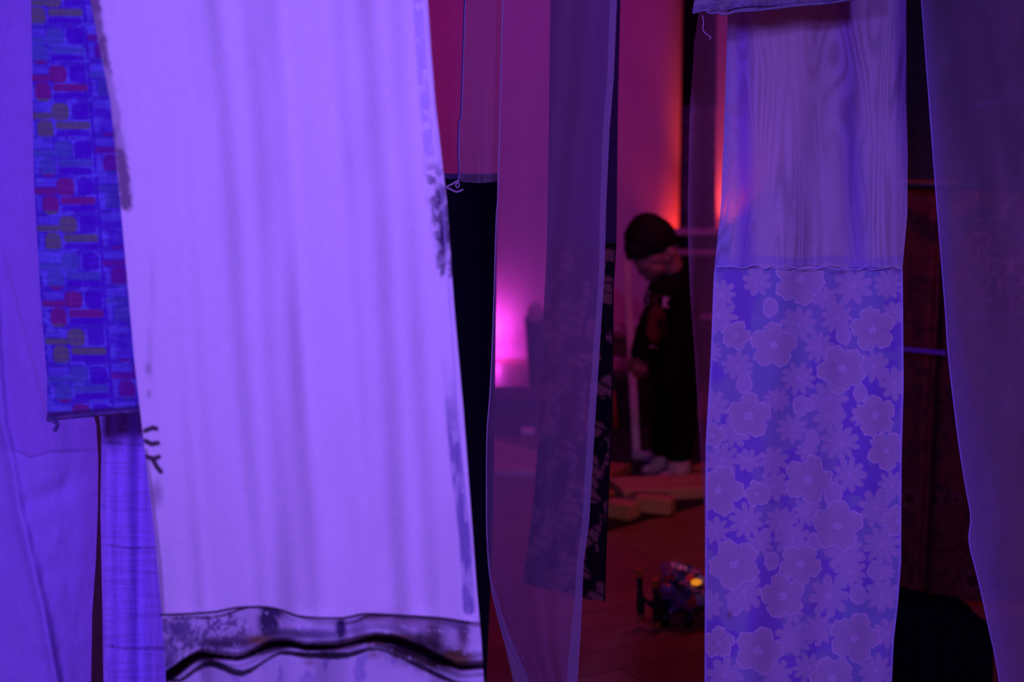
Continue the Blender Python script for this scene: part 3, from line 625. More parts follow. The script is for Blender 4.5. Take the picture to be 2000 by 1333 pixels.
tube('joining_seam', [at(x, 521+random.uniform(-4, 4)+ (x-1397)*0.012, 2.150) for x in range(1397, 1764, 14)], 0.0007, solid_mat('seam_thread', (0.46, 0.38, 0.70), 0.9), lc)

# ---- frayed printed cloth at the top
def p_fray(u, px, py):
    o = rgba(px.shape, (0.28, 0.25, 0.34), 1.0)
    mixc(o, (0.25, 0.21, 0.20), sstep(0.4, 0.6, np.sin(px/13)*0.5+fbm(px/9, py/9, 3))*0.6)
    mixc(o, (0.10, 0.08, 0.18), sstep(0.5, 0.66, fbm(px/7+8, py/5, 3))*0.6)
    return o
fr = empty('frayed_print_cloth', (at(1520, 10, 2.06).x, 2.06, 0), 'lilac printed cloth with a frayed lower edge, high in front of the watered silk', 'fabric panel')
cloth('print_cloth', 2.06, [(-60, 1360), (0, 1356), (30, 1352)], [(-60, 1690), (30, 1690)], cloth_mat('lilac_print', use_pat=True, transl=0.25), fr,
      bottom=[(1350, 26), (1375, 18), (1400, 24), (1440, 20), (1500, 15), (1560, 12), (1620, 6), (1690, -6)], fold=lambda u, px, py: 0.005*np.sin(px/30), step=2, pattern=p_fray)
fr_pts = [(1352, 25), (1362, 22), (1376, 18), (1388, 25), (1400, 23), (1412, 28), (1424, 25), (1440, 22), (1470, 19), (1500, 16), (1560, 12), (1620, 7), (1690, -5)]
tube('frayed_edge', [at(x, y+random.uniform(-2, 2), 2.052) for x, y in fr_pts], 0.0020, solid_mat('frayed_edge', (0.12, 0.10, 0.22), 0.9, (0.22, 0.19, 0.26), 90), fr)
tube('stitch_line', [at(x, y-8+random.uniform(-1.5, 1.5), 2.050) for x, y in fr_pts], 0.0009, solid_mat('stitching', (0.16, 0.09, 0.25), 0.9), fr)
tube('loose_thread', [at(1372, 30, 2.05), at(1374, 45, 2.05), at(1373, 58, 2.05), at(1380, 67, 2.05), at(1388, 72, 2.05), at(1386, 77, 2.05)], 0.0004, M_pale, fr)

# ---- pink sheer behind the lace
def p_pink(u, px, py):
    o = rgba(px.shape, (0.62, 0.34, 0.40), 0.34)
    mixc(o, (0.62, 0.42, 0.62), sstep(0.10, 0.0, u), 0.48)
    mixc(o, (0.5, 0.35, 0.6), sstep(250, 0, py)*0.8, 0.40)
    mixc(o, (0.5, 0.35, 0.6), sstep(6, 2, np.abs(py-210+(px-1352)*0.1))*0.4, 0.4)
    return o
pk = empty('pink_sheer_panel', (at(1380, 800, 2.45).x, 2.45, 0), 'pinkish sheer panel with a curving left edge, half hidden behind the lace panel', 'fabric panel')
cloth('sheer_cloth', 2.45, [(-60, 1366), (30, 1364), (80, 1356), (150, 1352), (200, 1348), (260, 1346), (400, 1343), (480, 1344), (580, 1348), (700, 1357), (820, 1364), (950, 1372), (1060, 1378), (1600, 1392)],
      [(-60, 1470), (1600, 1480)], cloth_mat('pink_sheer', use_pat=True, transl=0.45), pk, fold=lambda u, px, py: 0.006*np.sin(u*5+py/200), step=3, pattern=p_pink)

# ---- right-hand sheer
def p_right(u, px, py):
    o = rgba(px.shape, (0.42, 0.33, 0.40), 0.42)
    n = fbm(px/45, py/190, 3); mixc(o, (0.46, 0.36, 0.46), sstep(0.4, 0.65, n)*0.7, 0.5)
    ex = np.interp(py, [q[0] for q in Lr], [q[1] for q in Lr]); mixc(o, (0.42, 0.32, 0.62), sstep(30+60*sstep(500, 1000, py), 4, px-ex)*0.7, 0.56)
    mixc(o, (0.34, 0.28, 0.5), sstep(5, 1, np.abs(py-(212-(np.maximum(px-1880, 0))*0.22)))*sstep(1878, 1900, px)*0.4, 0.66)
    mixc(o, (0.34, 0.28, 0.5), sstep(7, 2, np.abs(py-(614+6*np.sin((px-1840)/50))))*0.3*sstep(1850, 1870, px), 0.6)
    return o
Lr = [(-60, 1797), (0, 1800), (200, 1815), (400, 1830), (600, 1846), (700, 1853), (860, 1872), (950, 1886), (1010, 1896), (1060, 1893), (1130, 1910), (1230, 1932), (1333, 1952), (1600, 1985)]
rs = empty('right_sheer_panel', (at(1920, 900, 1.98).x, 1.98, 0), 'purple sheer panel at the far right edge, its left edge curving inward to the floor', 'fabric panel')
cloth('sheer_cloth', 1.98, Lr, [(-60, 2260), (1600, 2260)], cloth_mat('purple_sheer', use_pat=True, transl=0.4, weave=700, weave_amt=0.1), rs,
      fold=lambda u, px, py: 0.012*np.sin((px-py*0.18)/48)+0.005*np.sin((px-py*0.2)/21), step=4, pattern=p_right)
tube('edge_binding', [at(x, y, 1.975) for y, x in Lr], 0.0008, solid_mat('violet_binding', (0.4, 0.32, 0.75), 0.9), rs)

# ================================================================== RIGHT BACKGROUND
def p_red(u, px, py):
    o = rgba(px.shape, (0.16, 0.035, 0.035), 1.0)
    mixc(o, (0.07, 0.015, 0.03), sstep(0.55, 0.64, fbm(px/14+33, py/14+2, 2))*0.7)
    for cx, cy, R in ((1775, 975, 17), (1825, 977, 14), (1898, 1135, 20), (1868, 976, 10), (1722, 976, 16), (1950, 1140, 18)):
        r = np.hypot(px-cx, py-cy); th = np.arctan2(py-cy, px-cx)
        mixc(o, (0.46, 0.16, 0.25), sstep(4, 1.5, np.abs(r-R*0.85))*sstep(0.0, 0.5, np.sin(th*9))*0.5)
        mixc(o, (0.05, 0.01, 0.02), sstep(R*0.55, R*0.45, r)*0.8)
    vein = sstep(0.90, 0.97, 1-np.abs(fbm(px/20+5, py/26+60, 3)-0.5)*2)*sstep(1895, 1915, px)*sstep(640, 560, py)
    mixc(o, (0.75, 0.28, 0.42), vein*0.7)
    return o
rc = empty('red_brown_curtain', (at(1850, 900, 3.9).x, 3.9, 0), 'dark red-brown curtain with small ring flowers, below a black rail on the right', 'curtain')
cloth('curtain_cloth', 3.9, [(366, 1690), (1500, 1690)], [(366, 2150), (1500, 2150)], cloth_mat('red_brown_curtain', use_pat=True, transl=0.0, weave=300), rc, top=366,
      fold=lambda u, px, py: 0.02*np.sin(px/26)-0.05*np.exp(-((px-1830+(py-600)*0.05)/9)**2), step=3.5, pattern=p_red, bottom=[(1690, py_of_z(0.04, 3.9)), (2150, py_of_z(0.04, 3.9))])
bm = bmesh.new(); pa, pb = at(1680, 361, 3.82), at(2200, 361, 3.82)
add_cone(bm, pa, pb, 0.013, 0.013, 20); add_ball(bm, pa, 0.018); add_ball(bm, pb, 0.018)
for q in (0.1, 0.95):
    m_ = pa.lerp(pb, q); add_cone(bm, m_, (m_.x, m_.y, ZC-0.002), 0.004, 0.004, 8)
tag(bm_obj('curtain_rail', bm, solid_mat('black_metal', (0.006, 0.006, 0.008), 0.5), smooth=True), 'black rail hung from the ceiling above the red-brown curtain', 'curtain rail')
# slatted blind above the rail
bl = empty('slatted_blind', (at(1850, 200, 4.2).x, 4.2, at(1850, 372, 4.2).z), 'dark horizontal slatted blind behind the upper right sheer', 'blind')
M_blind = solid_mat('dark_blind', (0.06, 0.03, 0.04), 0.7)
bm = bmesh.new(); xa, xb = at(1690, 0, 4.2).x, at(2150, 0, 4.2).x; z = at(0, 372, 4.2).z; k = 0
while z < ZC-0.06:
    add_box(bm, ((xa+xb)/2, 4.2, z+0.026), (xb-xa, 0.006, 0.053), Matrix.Rotation(math.radians(9), 3, 'X')); z += 0.054
bm_obj('slats', bm, M_blind, bl)
bm = bmesh.new(); add_box(bm, ((xa+xb)/2, 4.2, ZC-0.03), (xb-xa, 0.05, 0.06)); bm_obj('head_rail', bm, M_blind, bl, bevel=0.004)
# violet reflection streak by the curtain, put in as a glowing tube
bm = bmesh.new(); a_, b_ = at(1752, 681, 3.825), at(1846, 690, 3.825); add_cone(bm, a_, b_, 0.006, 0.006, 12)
lt = empty('reflection_streak', a_.lerp(b_, .5), 'thin violet reflection streak, made as a glowing tube across the red-brown curtain', 'light')
bm_obj('streak_tube', bm, emit_mat('violet_reflection', (0.06, 0.006, 0.34), 0.35), lt, smooth=True)
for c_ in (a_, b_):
    bm = bmesh.new(); add_box(bm, c_+Vector((0, 0.022, 0)), (0.014, 0.045, 0.02)); bm_obj('bracket', bm, M_blind, lt, bevel=0.002)  # added mounts that carry the reflection streak

# black cloth over a low box
def draped_box():
    a = on_floor(1690, 1500, 0); Yf = 2.95
    z = at(1800, 1150, Yf).z; x0 = at(1650, 1150, Yf).x; x1 = at(1938, 1300, Yf).x
    bm = bmesh.new(); nx, ny = 60, 6
    prof = []
    # top sheet sloping gently down to the right, then sides falling to the floor
    def top(u, v):
        px = 1650+290*u; zz = at(px, np.interp(px, [1650, 1755, 1800, 1860, 1900, 1925, 1940], [1136, 1140, 1148, 1158, 1166, 1185, 1215]), Yf+0.12).z
        return Vector((x0+(x1-x0)*u, Yf+0.12*v, zz+0.004*math.sin(9*u+5*v)))
    g = [[bm.verts.new(top(i/nx, j/ny)) for i in range(nx+1)] for j in range(ny+1)]
    for j in range(ny):
        for i in range(nx): bm.faces.new((g[j][i], g[j][i+1], g[j+1][i+1], g[j+1][i]))
    loop = [g[0][i] for i in range(nx+1)]+[g[j][nx] for j in range(1, ny+1)]+[g[ny][i] for i in range(nx-1, -1, -1)]+[g[j][0] for j in range(ny-1, 0, -1)]
    prev = loop; c0 = Vector(((x0+x1)/2, Yf+0.06, 0))
    for s in range(1, 15):
        t = s/14; cur = []
        for k, v in enumerate(loop):
            z0 = v.co.z; out = (Vector((v.co.x, v.co.y, 0))-c0).normalized(); w_ = 0.012*t*math.sin(k*0.55)+0.006*t*math.sin(k*1.3+2)
            cur.append(bm.verts.new((v.co.x+out.x*w_, v.co.y+out.y*(w_+0.01*t), z0*(1-t)+0.004*t)))
        n = len(loop)
        for k in range(n): bm.faces.new((prev[k], prev[(k+1) % n], cur[(k+1) % n], cur[k]))
        prev = cur
    bm.faces.new(prev); bmesh.ops.recalc_face_normals(bm, faces=bm.faces[:])
    o = bm_obj('draped_stand', bm, M_black, smooth=True)
    tag(o, 'low stand fully covered by a black cloth, in front of the red-brown curtain', 'stand')
draped_box()

# ================================================================== FAR CENTRE
# dark patterned strip hanging between the two walls
def p_gap(u, px, py):
    o = rgba(px.shape, (0.05, 0.03, 0.09), 1.0); mixc(o, (0.16, 0.08, 0.26), sstep(0.5, 0.62, fbm(px/6, py/9+3, 3))*0.6); return o
gp = empty('dark_gap_curtain', (at(1350, 300, 8.2).x, 8.2, 0), 'dark curtain with a dim blue-violet pattern in the opening right of the pink wall', 'curtain')
cloth('plain_top', 8.2, [(-60, 1336), (206, 1336)], [(-60, 1400), (206, 1400)], M_black, gp, bottom=[(1330, 208), (1400, 208)], step=5)
cloth('patterned_cloth', 8.2, [(200, 1334), (460, 1330), (520, 1330)], [(200, 1398), (520, 1398)], cloth_mat('gap_pattern', use_pat=True, transl=0.1), gp, top=206, bottom=[(1330, 500), (1400, 500)], step=2.5, pattern=p_gap)

# low white shelf behind the child's shoulder
Ys = 7.6
M_white_lam = solid_mat('white_laminate', (0.55, 0.50, 0.55), 0.5)
M_card = solid_mat('dark_card', (0.10, 0.05, 0.06), 0.8)
shf = empty('white_shelf_unit', (at(1390, 700, Ys).x, Ys+0.15, 0), 'low white shelf unit behind the child, seen through the pink sheer', 'shelf')
za, zb = at(1390, 456, Ys).z, at(1390, 494, Ys).z; xl, xr = at(1322, 0, Ys).x+0.0, at(1600, 0, Ys).x
def board(name, c, s, par, mat=M_white_lam, bev=0.003):
    bm = bmesh.new(); add_box(bm, c, s); return bm_obj(name, bm, mat, par, bevel=bev)
board('shelf_top', ((xl+xr)/2, Ys+0.15, za), (xr-xl, 0.32, 0.022), shf)
board('shelf_board', ((xl+xr)/2, Ys+0.15, zb), (xr-xl, 0.32, 0.03), shf)
board('shelf_board', ((xl+xr)/2, Ys+0.15, 0.42), (xr-xl, 0.32, 0.02), shf)
board('side_panel', (xl+0.009, Ys+0.15, (za-0.011)/2), (0.018, 0.30, za-0.011), shf)
board('side_panel', (xr-0.009, Ys+0.15, (za-0.011)/2), (0.018, 0.30, za-0.011), shf)
board('back_panel', ((xl+xr)/2, Ys+0.305, (za-0.011)/2), (xr-xl-0.04, 0.008, za-0.03), shf, M_card, 0)

# tabletop with things on it
Yt = 7.0
M_redwood = solid_mat('dark_red_wood', (0.22, 0.10, 0.08), 0.45, (0.15, 0.07, 0.05), 5, stretch=(1, 8, 1))
tb = empty('low_play_table', (at(1215, 800, Yt).x, Yt+0.3, 0), 'low dark wooden play table behind the white post', 'table')
zt = at(1215, 655, Yt).z
xl, xr = at(1172, 0, Yt).x, at(1300, 0, Yt).x
board('tabletop', ((xl+xr)/2, Yt+0.25, zt-0.012), (xr-xl, 0.5, 0.024), tb, M_redwood)
board('apron', ((xl+xr)/2, Yt+0.03, zt-0.07), (xr-xl-0.06, 0.018, 0.09), tb, M_redwood)
for x_ in (xl+0.03, xr-0.03):
    for y_ in (Yt+0.03, Yt+0.47): board('leg', (x_, y_, (zt-0.024)/2), (0.035, 0.035, zt-0.024), tb, M_redwood)
def crumple(name, c, r, mat, seed, label, cat, sq=(1, 1, 0.75)):
    rr = random.Random(seed); bm = bmesh.new(); bmesh.ops.create_icosphere(bm, subdivisions=3, radius=1)
    for v in bm.verts:
        n = v.co.normalized(); k = 0.75+0.35*abs(math.sin(5*n.x+seed)*math.cos(6*n.y+2)+0.6*math.sin(9*n.z+seed)); v.co = Vector((n.x*k*r*sq[0], n.y*k*r*sq[1], n.z*k*r*sq[2]))
    zm = min(v.co.z for v in bm.verts)
    bmesh.ops.transform(bm, matrix=Matrix.Translation(Vector(c)-Vector((0, 0, zm))), verts=bm.verts)
    o = bm_obj(name, bm, mat); return tag(o, label, cat)
M_tissue = cloth_mat('white_paper', (0.9, 0.85, 0.9), transl=0.55, weave_amt=0.03)
cz = lambda px, d: Vector((at(px, 640, Yt+d).x, Yt+d, zt))
crumple('crumpled_paper', cz(1203, 0.10), 0.026, M_tissue, 1, 'small crumpled paper added as a violet glint on the table beside the leaf print panel', 'paper', (1, 1, 0.6))  # both table papers are added to make the glints seen there
crumple('crumpled_paper', cz(1246, 0.14), 0.036, M_tissue, 4, 'paper ball added as a pink glint on the table between white post and child', 'paper')
# rounded chair back behind the table
ch = empty('childs_chair', (at(1205, 700, 7.9).x, 7.95, 0), 'small pink chair with a rounded back beyond the play table', 'chair')
M_pink = solid_mat('pink_plastic', (0.62, 0.28, 0.38), 0.45)
def rounded_back():
    bm = bmesh.new(); Yc = 7.95; x0 = at(1168, 0, Yc).x; x1 = at(1224, 0, Yc).x; zt_ = at(0, 560, Yc).z; pts = []
    n = 20; r = (x1-x0)/2; cx = (x0+x1)/2; zc_ = zt_-r
    pts = [(x0, 0.30)]+[(cx+r*math.cos(math.pi-math.pi*k/n), zc_+r*math.sin(math.pi*k/n)) for k in range(n+1)]+[(x1, 0.30)]
    f = [bm.verts.new((p[0], Yc, p[1])) for p in pts]; b = [bm.verts.new((p[0], Yc+0.025, p[1])) for p in pts]
    bm.faces.new(f); bm.faces.new(list(reversed(b)))
    for i in range(len(pts)): bm.faces.new((f[i], b[i], b[(i+1) % len(pts)], f[(i+1) % len(pts)]))
    bmesh.ops.recalc_face_normals(bm, faces=bm.faces[:])
    bm_obj('backrest', bm, M_pink, ch, bevel=0.006)
    board('seat', (cx, Yc-0.13, 0.29), (x1-x0+0.02, 0.26, 0.02), ch, M_pink)
    for sx in (x0+0.01, x1-0.01):
        for yy in (Yc-0.24, Yc-0.0): 
            bm = bmesh.new(); add_cone(bm, (sx, yy, 0), (sx, yy, 0.285), 0.011, 0.013, 12); bm_obj('leg', bm, M_pink, ch, smooth=True)
rounded_back()

# storage bin with paper by the magenta light
Yb = 8.2
bb = on_floor(1050, 712, 0); Yb = 8.05
sb = empty('dark_waste_bin', (at(1070, 700, Yb).x, Yb, 0), 'dark tapered bin with crumpled paper rising out of it near the pink wall', 'bin')
bm = bmesh.new(); cx = at(1072, 0, Yb).x; ztop = at(0, 628, Yb).z
wt, wb = abs(at(1026, 0, Yb).x-cx), abs(at(1034, 0, Yb).x-cx)
rings = []
for (z, w_) in ((0.0, wb), (ztop, wt), (ztop+0.012, wt+0.006), (ztop+0.012, wt-0.006), (0.02, wb-0.008)):
    rings.append([bm.verts.new((cx+w_*sx, Yb+w_*sy, z)) for sx, sy in ((-1, -1), (1, -1), (1, 1), (-1, 1))])
for r0, r1 in zip(rings[:-1], rings[1:]):
    for k in range(4): bm.faces.new((r0[k], r0[(k+1) % 4], r1[(k+1) % 4], r1[k]))
bm.faces.new(rings[0]); bm.faces.new(rings[-1]); bmesh.ops.recalc_face_normals(bm, faces=bm.faces[:])
bm_obj('bin_body', bm, solid_mat('bin_plastic', (0.05, 0.03, 0.05), 0.5), sb, bevel=0.006)
crumple('crumpled_paper', (cx-0.07, Yb, ztop-0.03), 0.048, M_tissue, 9, 'crumpled paper rising out of the dark bin', 'paper', (1, .8, 1.4))

# magenta uplight fixture on the floor, mostly behind the black cloth
ul = empty('floor_uplight', (-0.17, 8.60, 0), 'round black floor uplight throwing magenta light at the wall', 'light')
bm = bmesh.new(); add_cone(bm, (-0.17, 8.60, 0), (-0.17, 8.60, 0.14), 0.055, 0.06, 28); bm_obj('housing', bm, M_blind, ul, bevel=0.004)
bm = bmesh.new(); add_cone(bm, (-0.17, 8.60, 0.14), (-0.17, 8.60, 0.144), 0.045, 0.045, 28); bm_obj('lens', bm, emit_mat('magenta_lens', (1, 0.1, 0.9), 2), ul)

# ================================================================== FLOOR THINGS
M_mat = solid_mat('black_foam', (0.008, 0.006, 0.010), 0.8, bump=0.1)
def floor_slab(name, pts, h, mat, label, cat, bev=0.006, z0=0.0):
    bm = bmesh.new(); P = [on_floor(x, y) for x, y in pts]
    lo = [bm.verts.new((p.x, p.y, z0)) for p in P]; hi = [bm.verts.new((p.x, p.y, z0+h)) for p in P]; n = len(P)
    bm.faces.new(lo); bm.faces.new(hi)
    for i in range(n): bm.faces.new((lo[i], lo[(i+1) % n], hi[(i+1) % n], hi[i]))
    bmesh.ops.recalc_face_normals(bm, faces=bm.faces[:])
    return tag(bm_obj(name, bm, mat, bevel=bev), label, cat)
ZM = 0.010
mat_o = floor_slab('play_mat', [(1140, 1052), (1440, 968), (1440, 822), (1140, 822)], ZM, M_mat, 'black foam play mat under the blocks and the child', 'mat', 0.003)
M_wood = solid_mat('pale_wood', (0.62, 0.42, 0.24), 0.55, (0.52, 0.34, 0.19), 4, stretch=(1, 9, 9), spec=0.3)
M_wood2 = solid_mat('orange_wood', (0.50, 0.22, 0.08), 0.55, (0.42, 0.18, 0.07), 4, stretch=(1, 9, 9), spec=0.3)
def block(name, A, B, h, depth, mat, label, cat='block', group='building blocks on the black mat', z0=ZM, tilt=0, bev=0.005, side=None):
    a = on_floor(*A, z=z0); b = on_floor(*B, z=z0); d = (b-a); L_ = d.length; ang = math.atan2(d.y, d.x)
    n = Vector((-math.sin(ang), math.cos(ang), 0)); c = (a+b)/2+n*depth/2
    bm = bmesh.new(); add_box(bm, (0, 0, h/2), (L_, depth, h)); 
    if side:   # a second part: the side face in its own wood
        pass
    o = bm_obj(name, bm, mat, bevel=bev); o.location = (c.x, c.y, z0); o.rotation_euler = (0, tilt, ang)
    if tilt: o.location.z = z0+abs(math.sin(tilt))*L_/2
    return tag(o, label, cat, group)
block('wooden_block', (1238, 1001), (1309, 1008), 0.056, 0.07, M_wood, 'pale wooden block lying nearest the mat edge, right of a second pale block')
block('wooden_block', (1176, 1010), (1228, 1019), 0.056, 0.08, M_wood, 'pale wooden block half hidden by the leaf print panel')
block('wooden_plank', (1217, 982), (1420, 973), 0.044, 0.23, M_wood, 'long wide wooden plank in front of the child\'s feet', 'plank')
block('wooden_plank', (1186, 955), (1234, 930), 0.05, 0.12, M_wood2, 'reddish plank lying askew to the left of the long plank', 'plank')
block('wooden_block', (1190, 985), (1202, 984), 0.045, 0.05, M_wood2, 'small orange block at the left end of the long plank')
block('wooden_block', (1346, 936), (1400, 944), 0.05, 0.10, M_wood2, 'orange-red block right behind the child\'s heel')
# leaning pink block by the post
bm = bmesh.new(); add_box(bm, (0, 0, 0), (0.075, 0.05, 0.045)); o = bm_obj('wooden_block', bm, solid_mat('pink_wood', (0.75, 0.45, 0.55), 0.55), bevel=0.004)
p = on_floor(1270, 903, ZM); o.location = (p.x+0.038, p.y-0.060, ZM+0.058); o.rotation_euler = (math.radians(30), math.radians(-42), 0.2); tag(o, 'pink-lit block leaning against the foot of the white post', 'block', 'building blocks on the black mat')
# boards under the long organza
M_board = solid_mat('beige_board', (0.7, 0.45, 0.45), 0.6)
floor_slab('foam_board', [(930, 930), (1046, 934), (1054, 895), (930, 858)], 0.03, M_board, 'flat board with a slanting back edge, seen through the long organza', 'board')
bx = on_floor(1010, 850)
lb = empty('dark_low_bench', (at(1010, 800, bx.y).x, bx.y+0.18, 0), 'dark low bench on the floor seen through the long organza', 'bench')
xl, xr = at(880, 0, bx.y).x, at(1100, 0, bx.y).x; hz = at(0, 800, bx.y).z
board('bench_top', ((xl+xr)/2, bx.y+0.18, 0.155), (xr-xl, 0.36, 0.03), lb, solid_mat('bench_black', (0.03, 0.02, 0.03), 0.6))
board('front_panel', ((xl+xr)/2, bx.y+0.04, 0.07), (xr-xl-0.02, 0.02, 0.14), lb, M_card)
for x_ in (xl+0.05, xr-0.05): board('bench_leg', (x_, bx.y+0.18, 0.07), (0.04, 0.28, 0.14), lb, M_card)
cyl = at(1032, 822, bx.y); bm = bmesh.new(); add_cone(bm, (cyl.x-0.035, bx.y-0.03, 0.022), (cyl.x+0.03, bx.y-0.03, 0.022), 0.020, 0.020, 20)
tag(bm_obj('small_roller', bm, solid_mat('pale_pink', (0.9, 0.6, 0.7), 0.5), bevel=0.003), 'small pink cylinder lying before the dark low bench', 'toy')
# post
M_post = solid_mat('white_post', (0.85, 0.82, 0.95), 0.6)
Yp = on_floor(1246, 895).y
po = empty('white_post_stand', (at(1246, 895, Yp).x, Yp, ZM), 'thin white upright post on a foot, just left of the child', 'stand')
bm = bmesh.new()
pt, pbm = at(1223, 500, Yp+0.32), at(1243, 884, Yp+0.02)
d = (pbm-pt).normalized(); rot = d.to_track_quat('Z', 'Y').to_matrix(); add_box(bm, (pt+pbm)/2, (0.032, 0.018, (pt-pbm).length), rot); bm_obj('upright', bm, M_post, po, bevel=0.003)
bm = bmesh.new(); f0 = on_floor(1240, 895, ZM); f1 = on_floor(1290, 905, ZM); dd = (f1-f0)
add_box(bm, (f0+f1)/2+Vector((0, 0, 0.016)), (dd.length, 0.045, 0.032), Matrix.Rotation(math.atan2(dd.y, dd.x), 3, 'Z')); bm_obj('foot', bm, M_post, po, bevel=0.004)
# orange stick
stx = on_floor(1202, 836)
bm = bmesh.new(); a_, b_ = at(1197, 764, stx.y), on_floor(1203, 838, ZM); add_cone(bm, b_, a_, 0.012, 0.009, 12); add_ball(bm, a_, 0.009)
tag(bm_obj('orange_skittle', bm, solid_mat('orange_plastic', (0.4, 0.08, 0.02), 0.4), smooth=True), 'slim orange skittle standing left of the white post', 'toy')
# low dark cabinet behind
cab = on_floor(1230, 790)
board('dark_cabinet', (at(1235, 0, 6.75).x, 6.72+0.06, 0.12+ZM), (0.34, 0.2, 0.24), None, solid_mat('dark_cabinet', (0.02, 0.012, 0.018), 0.6), 0.006)
tag(bpy.data.objects['dark_cabinet'], 'low dark box on the floor under the edge of the play table', 'box')

# ---- the toy robot vehicle
Yto = on_floor(1320, 1230).y
ty = empty('toy_robot', (at(1330, 1230, Yto).x, Yto+0.04, 0), 'glossy blue and purple toy robot with orange-tipped black arms lying on the wooden floor', 'toy')
def toy_mat():
    m, nt, N, K = newmat('toy_shell'); out = N.new('ShaderNodeOutputMaterial'); b = N.new('ShaderNodeBsdfPrincipled'); K.new(b.outputs[0], out.inputs[0])
    tc = N.new('ShaderNodeTexCoord'); v = N.new('ShaderNodeTexVoronoi'); v.inputs['Scale'].default_value = 34; K.new(tc.outputs['Object'], v.inputs[0])
    sp_ = N.new('ShaderNodeSeparateColor'); K.new(v.outputs['Color'], sp_.inputs[0])
    cr = N.new('ShaderNodeValToRGB'); cr.color_ramp.interpolation = 'CONSTANT'; e = cr.color_ramp.elements
    e[0].color = (0.05, 0.05, 0.35, 1); e[1].position = 0.3; e[1].color = (0.35, 0.12, 0.45, 1)
    for p_, c_ in ((0.5, (0.03, 0.03, 0.10, 1)), (0.68, (0.6, 0.05, 0.10, 1)), (0.8, (0.30, 0.25, 0.75, 1)), (0.92, (0.7, 0.5, 0.8, 1))):
        q = e.new(p_); q.color = c_
    K.new(sp_.outputs[0], cr.inputs[0]); K.new(cr.outputs[0], b.inputs['Base Color']); b.inputs['Roughness'].default_value = 0.22; b.inputs['Coat Weight'].default_value = 0.5
    return m
MT = toy_mat(); M_toyblack = solid_mat('toy_black', (0.008, 0.008, 0.01), 0.35); M_orange = solid_mat('toy_orange', (0.9, 0.28, 0.03), 0.45)
bm = bmesh.new(); c = at(1338, 1172, Yto+0.08); bmesh.ops.create_icosphere(bm, subdivisions=4, radius=1)
for v in bm.verts:
    n = v.co.normalized(); k = 1+0.16*math.sin(4*n.x+3*n.z+1)+0.10*math.sin(8*n.y+7*n.z)+0.07*math.sin(13*n.x-9*n.y)+0.05*math.sin(21*n.z+11*n.x)
    v.co = Vector((n.x*0.086*k, n.y*0.075*k, n.z*0.074*k*(1 if n.z > 0 else 0.9)))
bmesh.ops.transform(bm, matrix=Matrix.Translation((c.x, c.y, max(c.z, 0.085))), verts=bm.verts)
body = bm_obj('shell', bm, MT, ty, smooth=True)
for i, (px, py, r) in enumerate(((1306, 1150, 0.026), (1322, 1128, 0.02), (1350, 1152, 0.026), (1310, 1190, 0.022), (1345, 1205, 0.018), (1364, 1160, 0.02))):
    bm = bmesh.new(); q = at(px, py, Yto+0.03); add_ball(bm, q, (r, r*0.8, r*0.6), Matrix.Rotation(0.6*i, 3, 'Y')); bm_obj('armour_plate', bm, MT, ty, smooth=True)
bm = bmesh.new(); q = at(1360, 1138, Yto+0.01); bmesh.ops.create_icosphere(bm, subdivisions=1, radius=0.013); bmesh.ops.transform(bm, matrix=Matrix.Translation(q) @ Matrix.Diagonal((1.3, .6, .8, 1)), verts=bm.verts)
bm_obj('signal_lamp', bm, emit_mat('amber_lamp', (1.0, 0.30, 0.02), 0.75), ty)
for (x0, y0, x1, y1, dy_) in ((1248, 1110, 1252, 1214, 0.01), (1279, 1132, 1284, 1238, -0.02)):
    a_ = at(x0, y0, Yto+dy_); b_ = at(x1, y1, Yto+dy_); b_.z = max(b_.z, 0.012); m0 = a_.lerp(b_, 0.17); m1 = a_.lerp(b_, 0.86)
    bm = bmesh.new(); limb(bm, [(m0, 0.0095), (a_.lerp(b_, 0.35), 0.0075), (a_.lerp(b_, 0.5), 0.010), (a_.lerp(b_, 0.7), 0.012), (m1, 0.010)]); ar = bm_obj('arm', bm, M_toyblack, ty, smooth=True)
    bm = bmesh.new(); add_cone(bm, a_, m0, 0.0105, 0.0100, 20); bm_obj('orange_tip', bm, M_orange, ar, bevel=0.002)
    bm = bmesh.new(); add_cone(bm, m1, b_, 0.010, 0.012, 20); bm_obj('orange_foot', bm, solid_mat('toy_brown', (0.55, 0.16, 0.03), 0.5), ar, bevel=0.002)
bm = bmesh.new(); limb(bm, [(at(1252, 1168, Yto+0.01), 0.006), (at(1280, 1186, Yto), 0.010), (at(1300, 1195, Yto+0.04), 0.016)]); bm_obj('shoulder_joint', bm, M_toyblack, ty, smooth=True)
for px in (1298, 1345):
    q = at(px, 1225, Yto+0.03); bm = bmesh.new(); add_cone(bm, (q.x-0.012, q.y, 0.022), (q.x+0.012, q.y, 0.022), 0.022, 0.022, 24); bm_obj('wheel', bm, M_toyblack, ty, bevel=0.004)

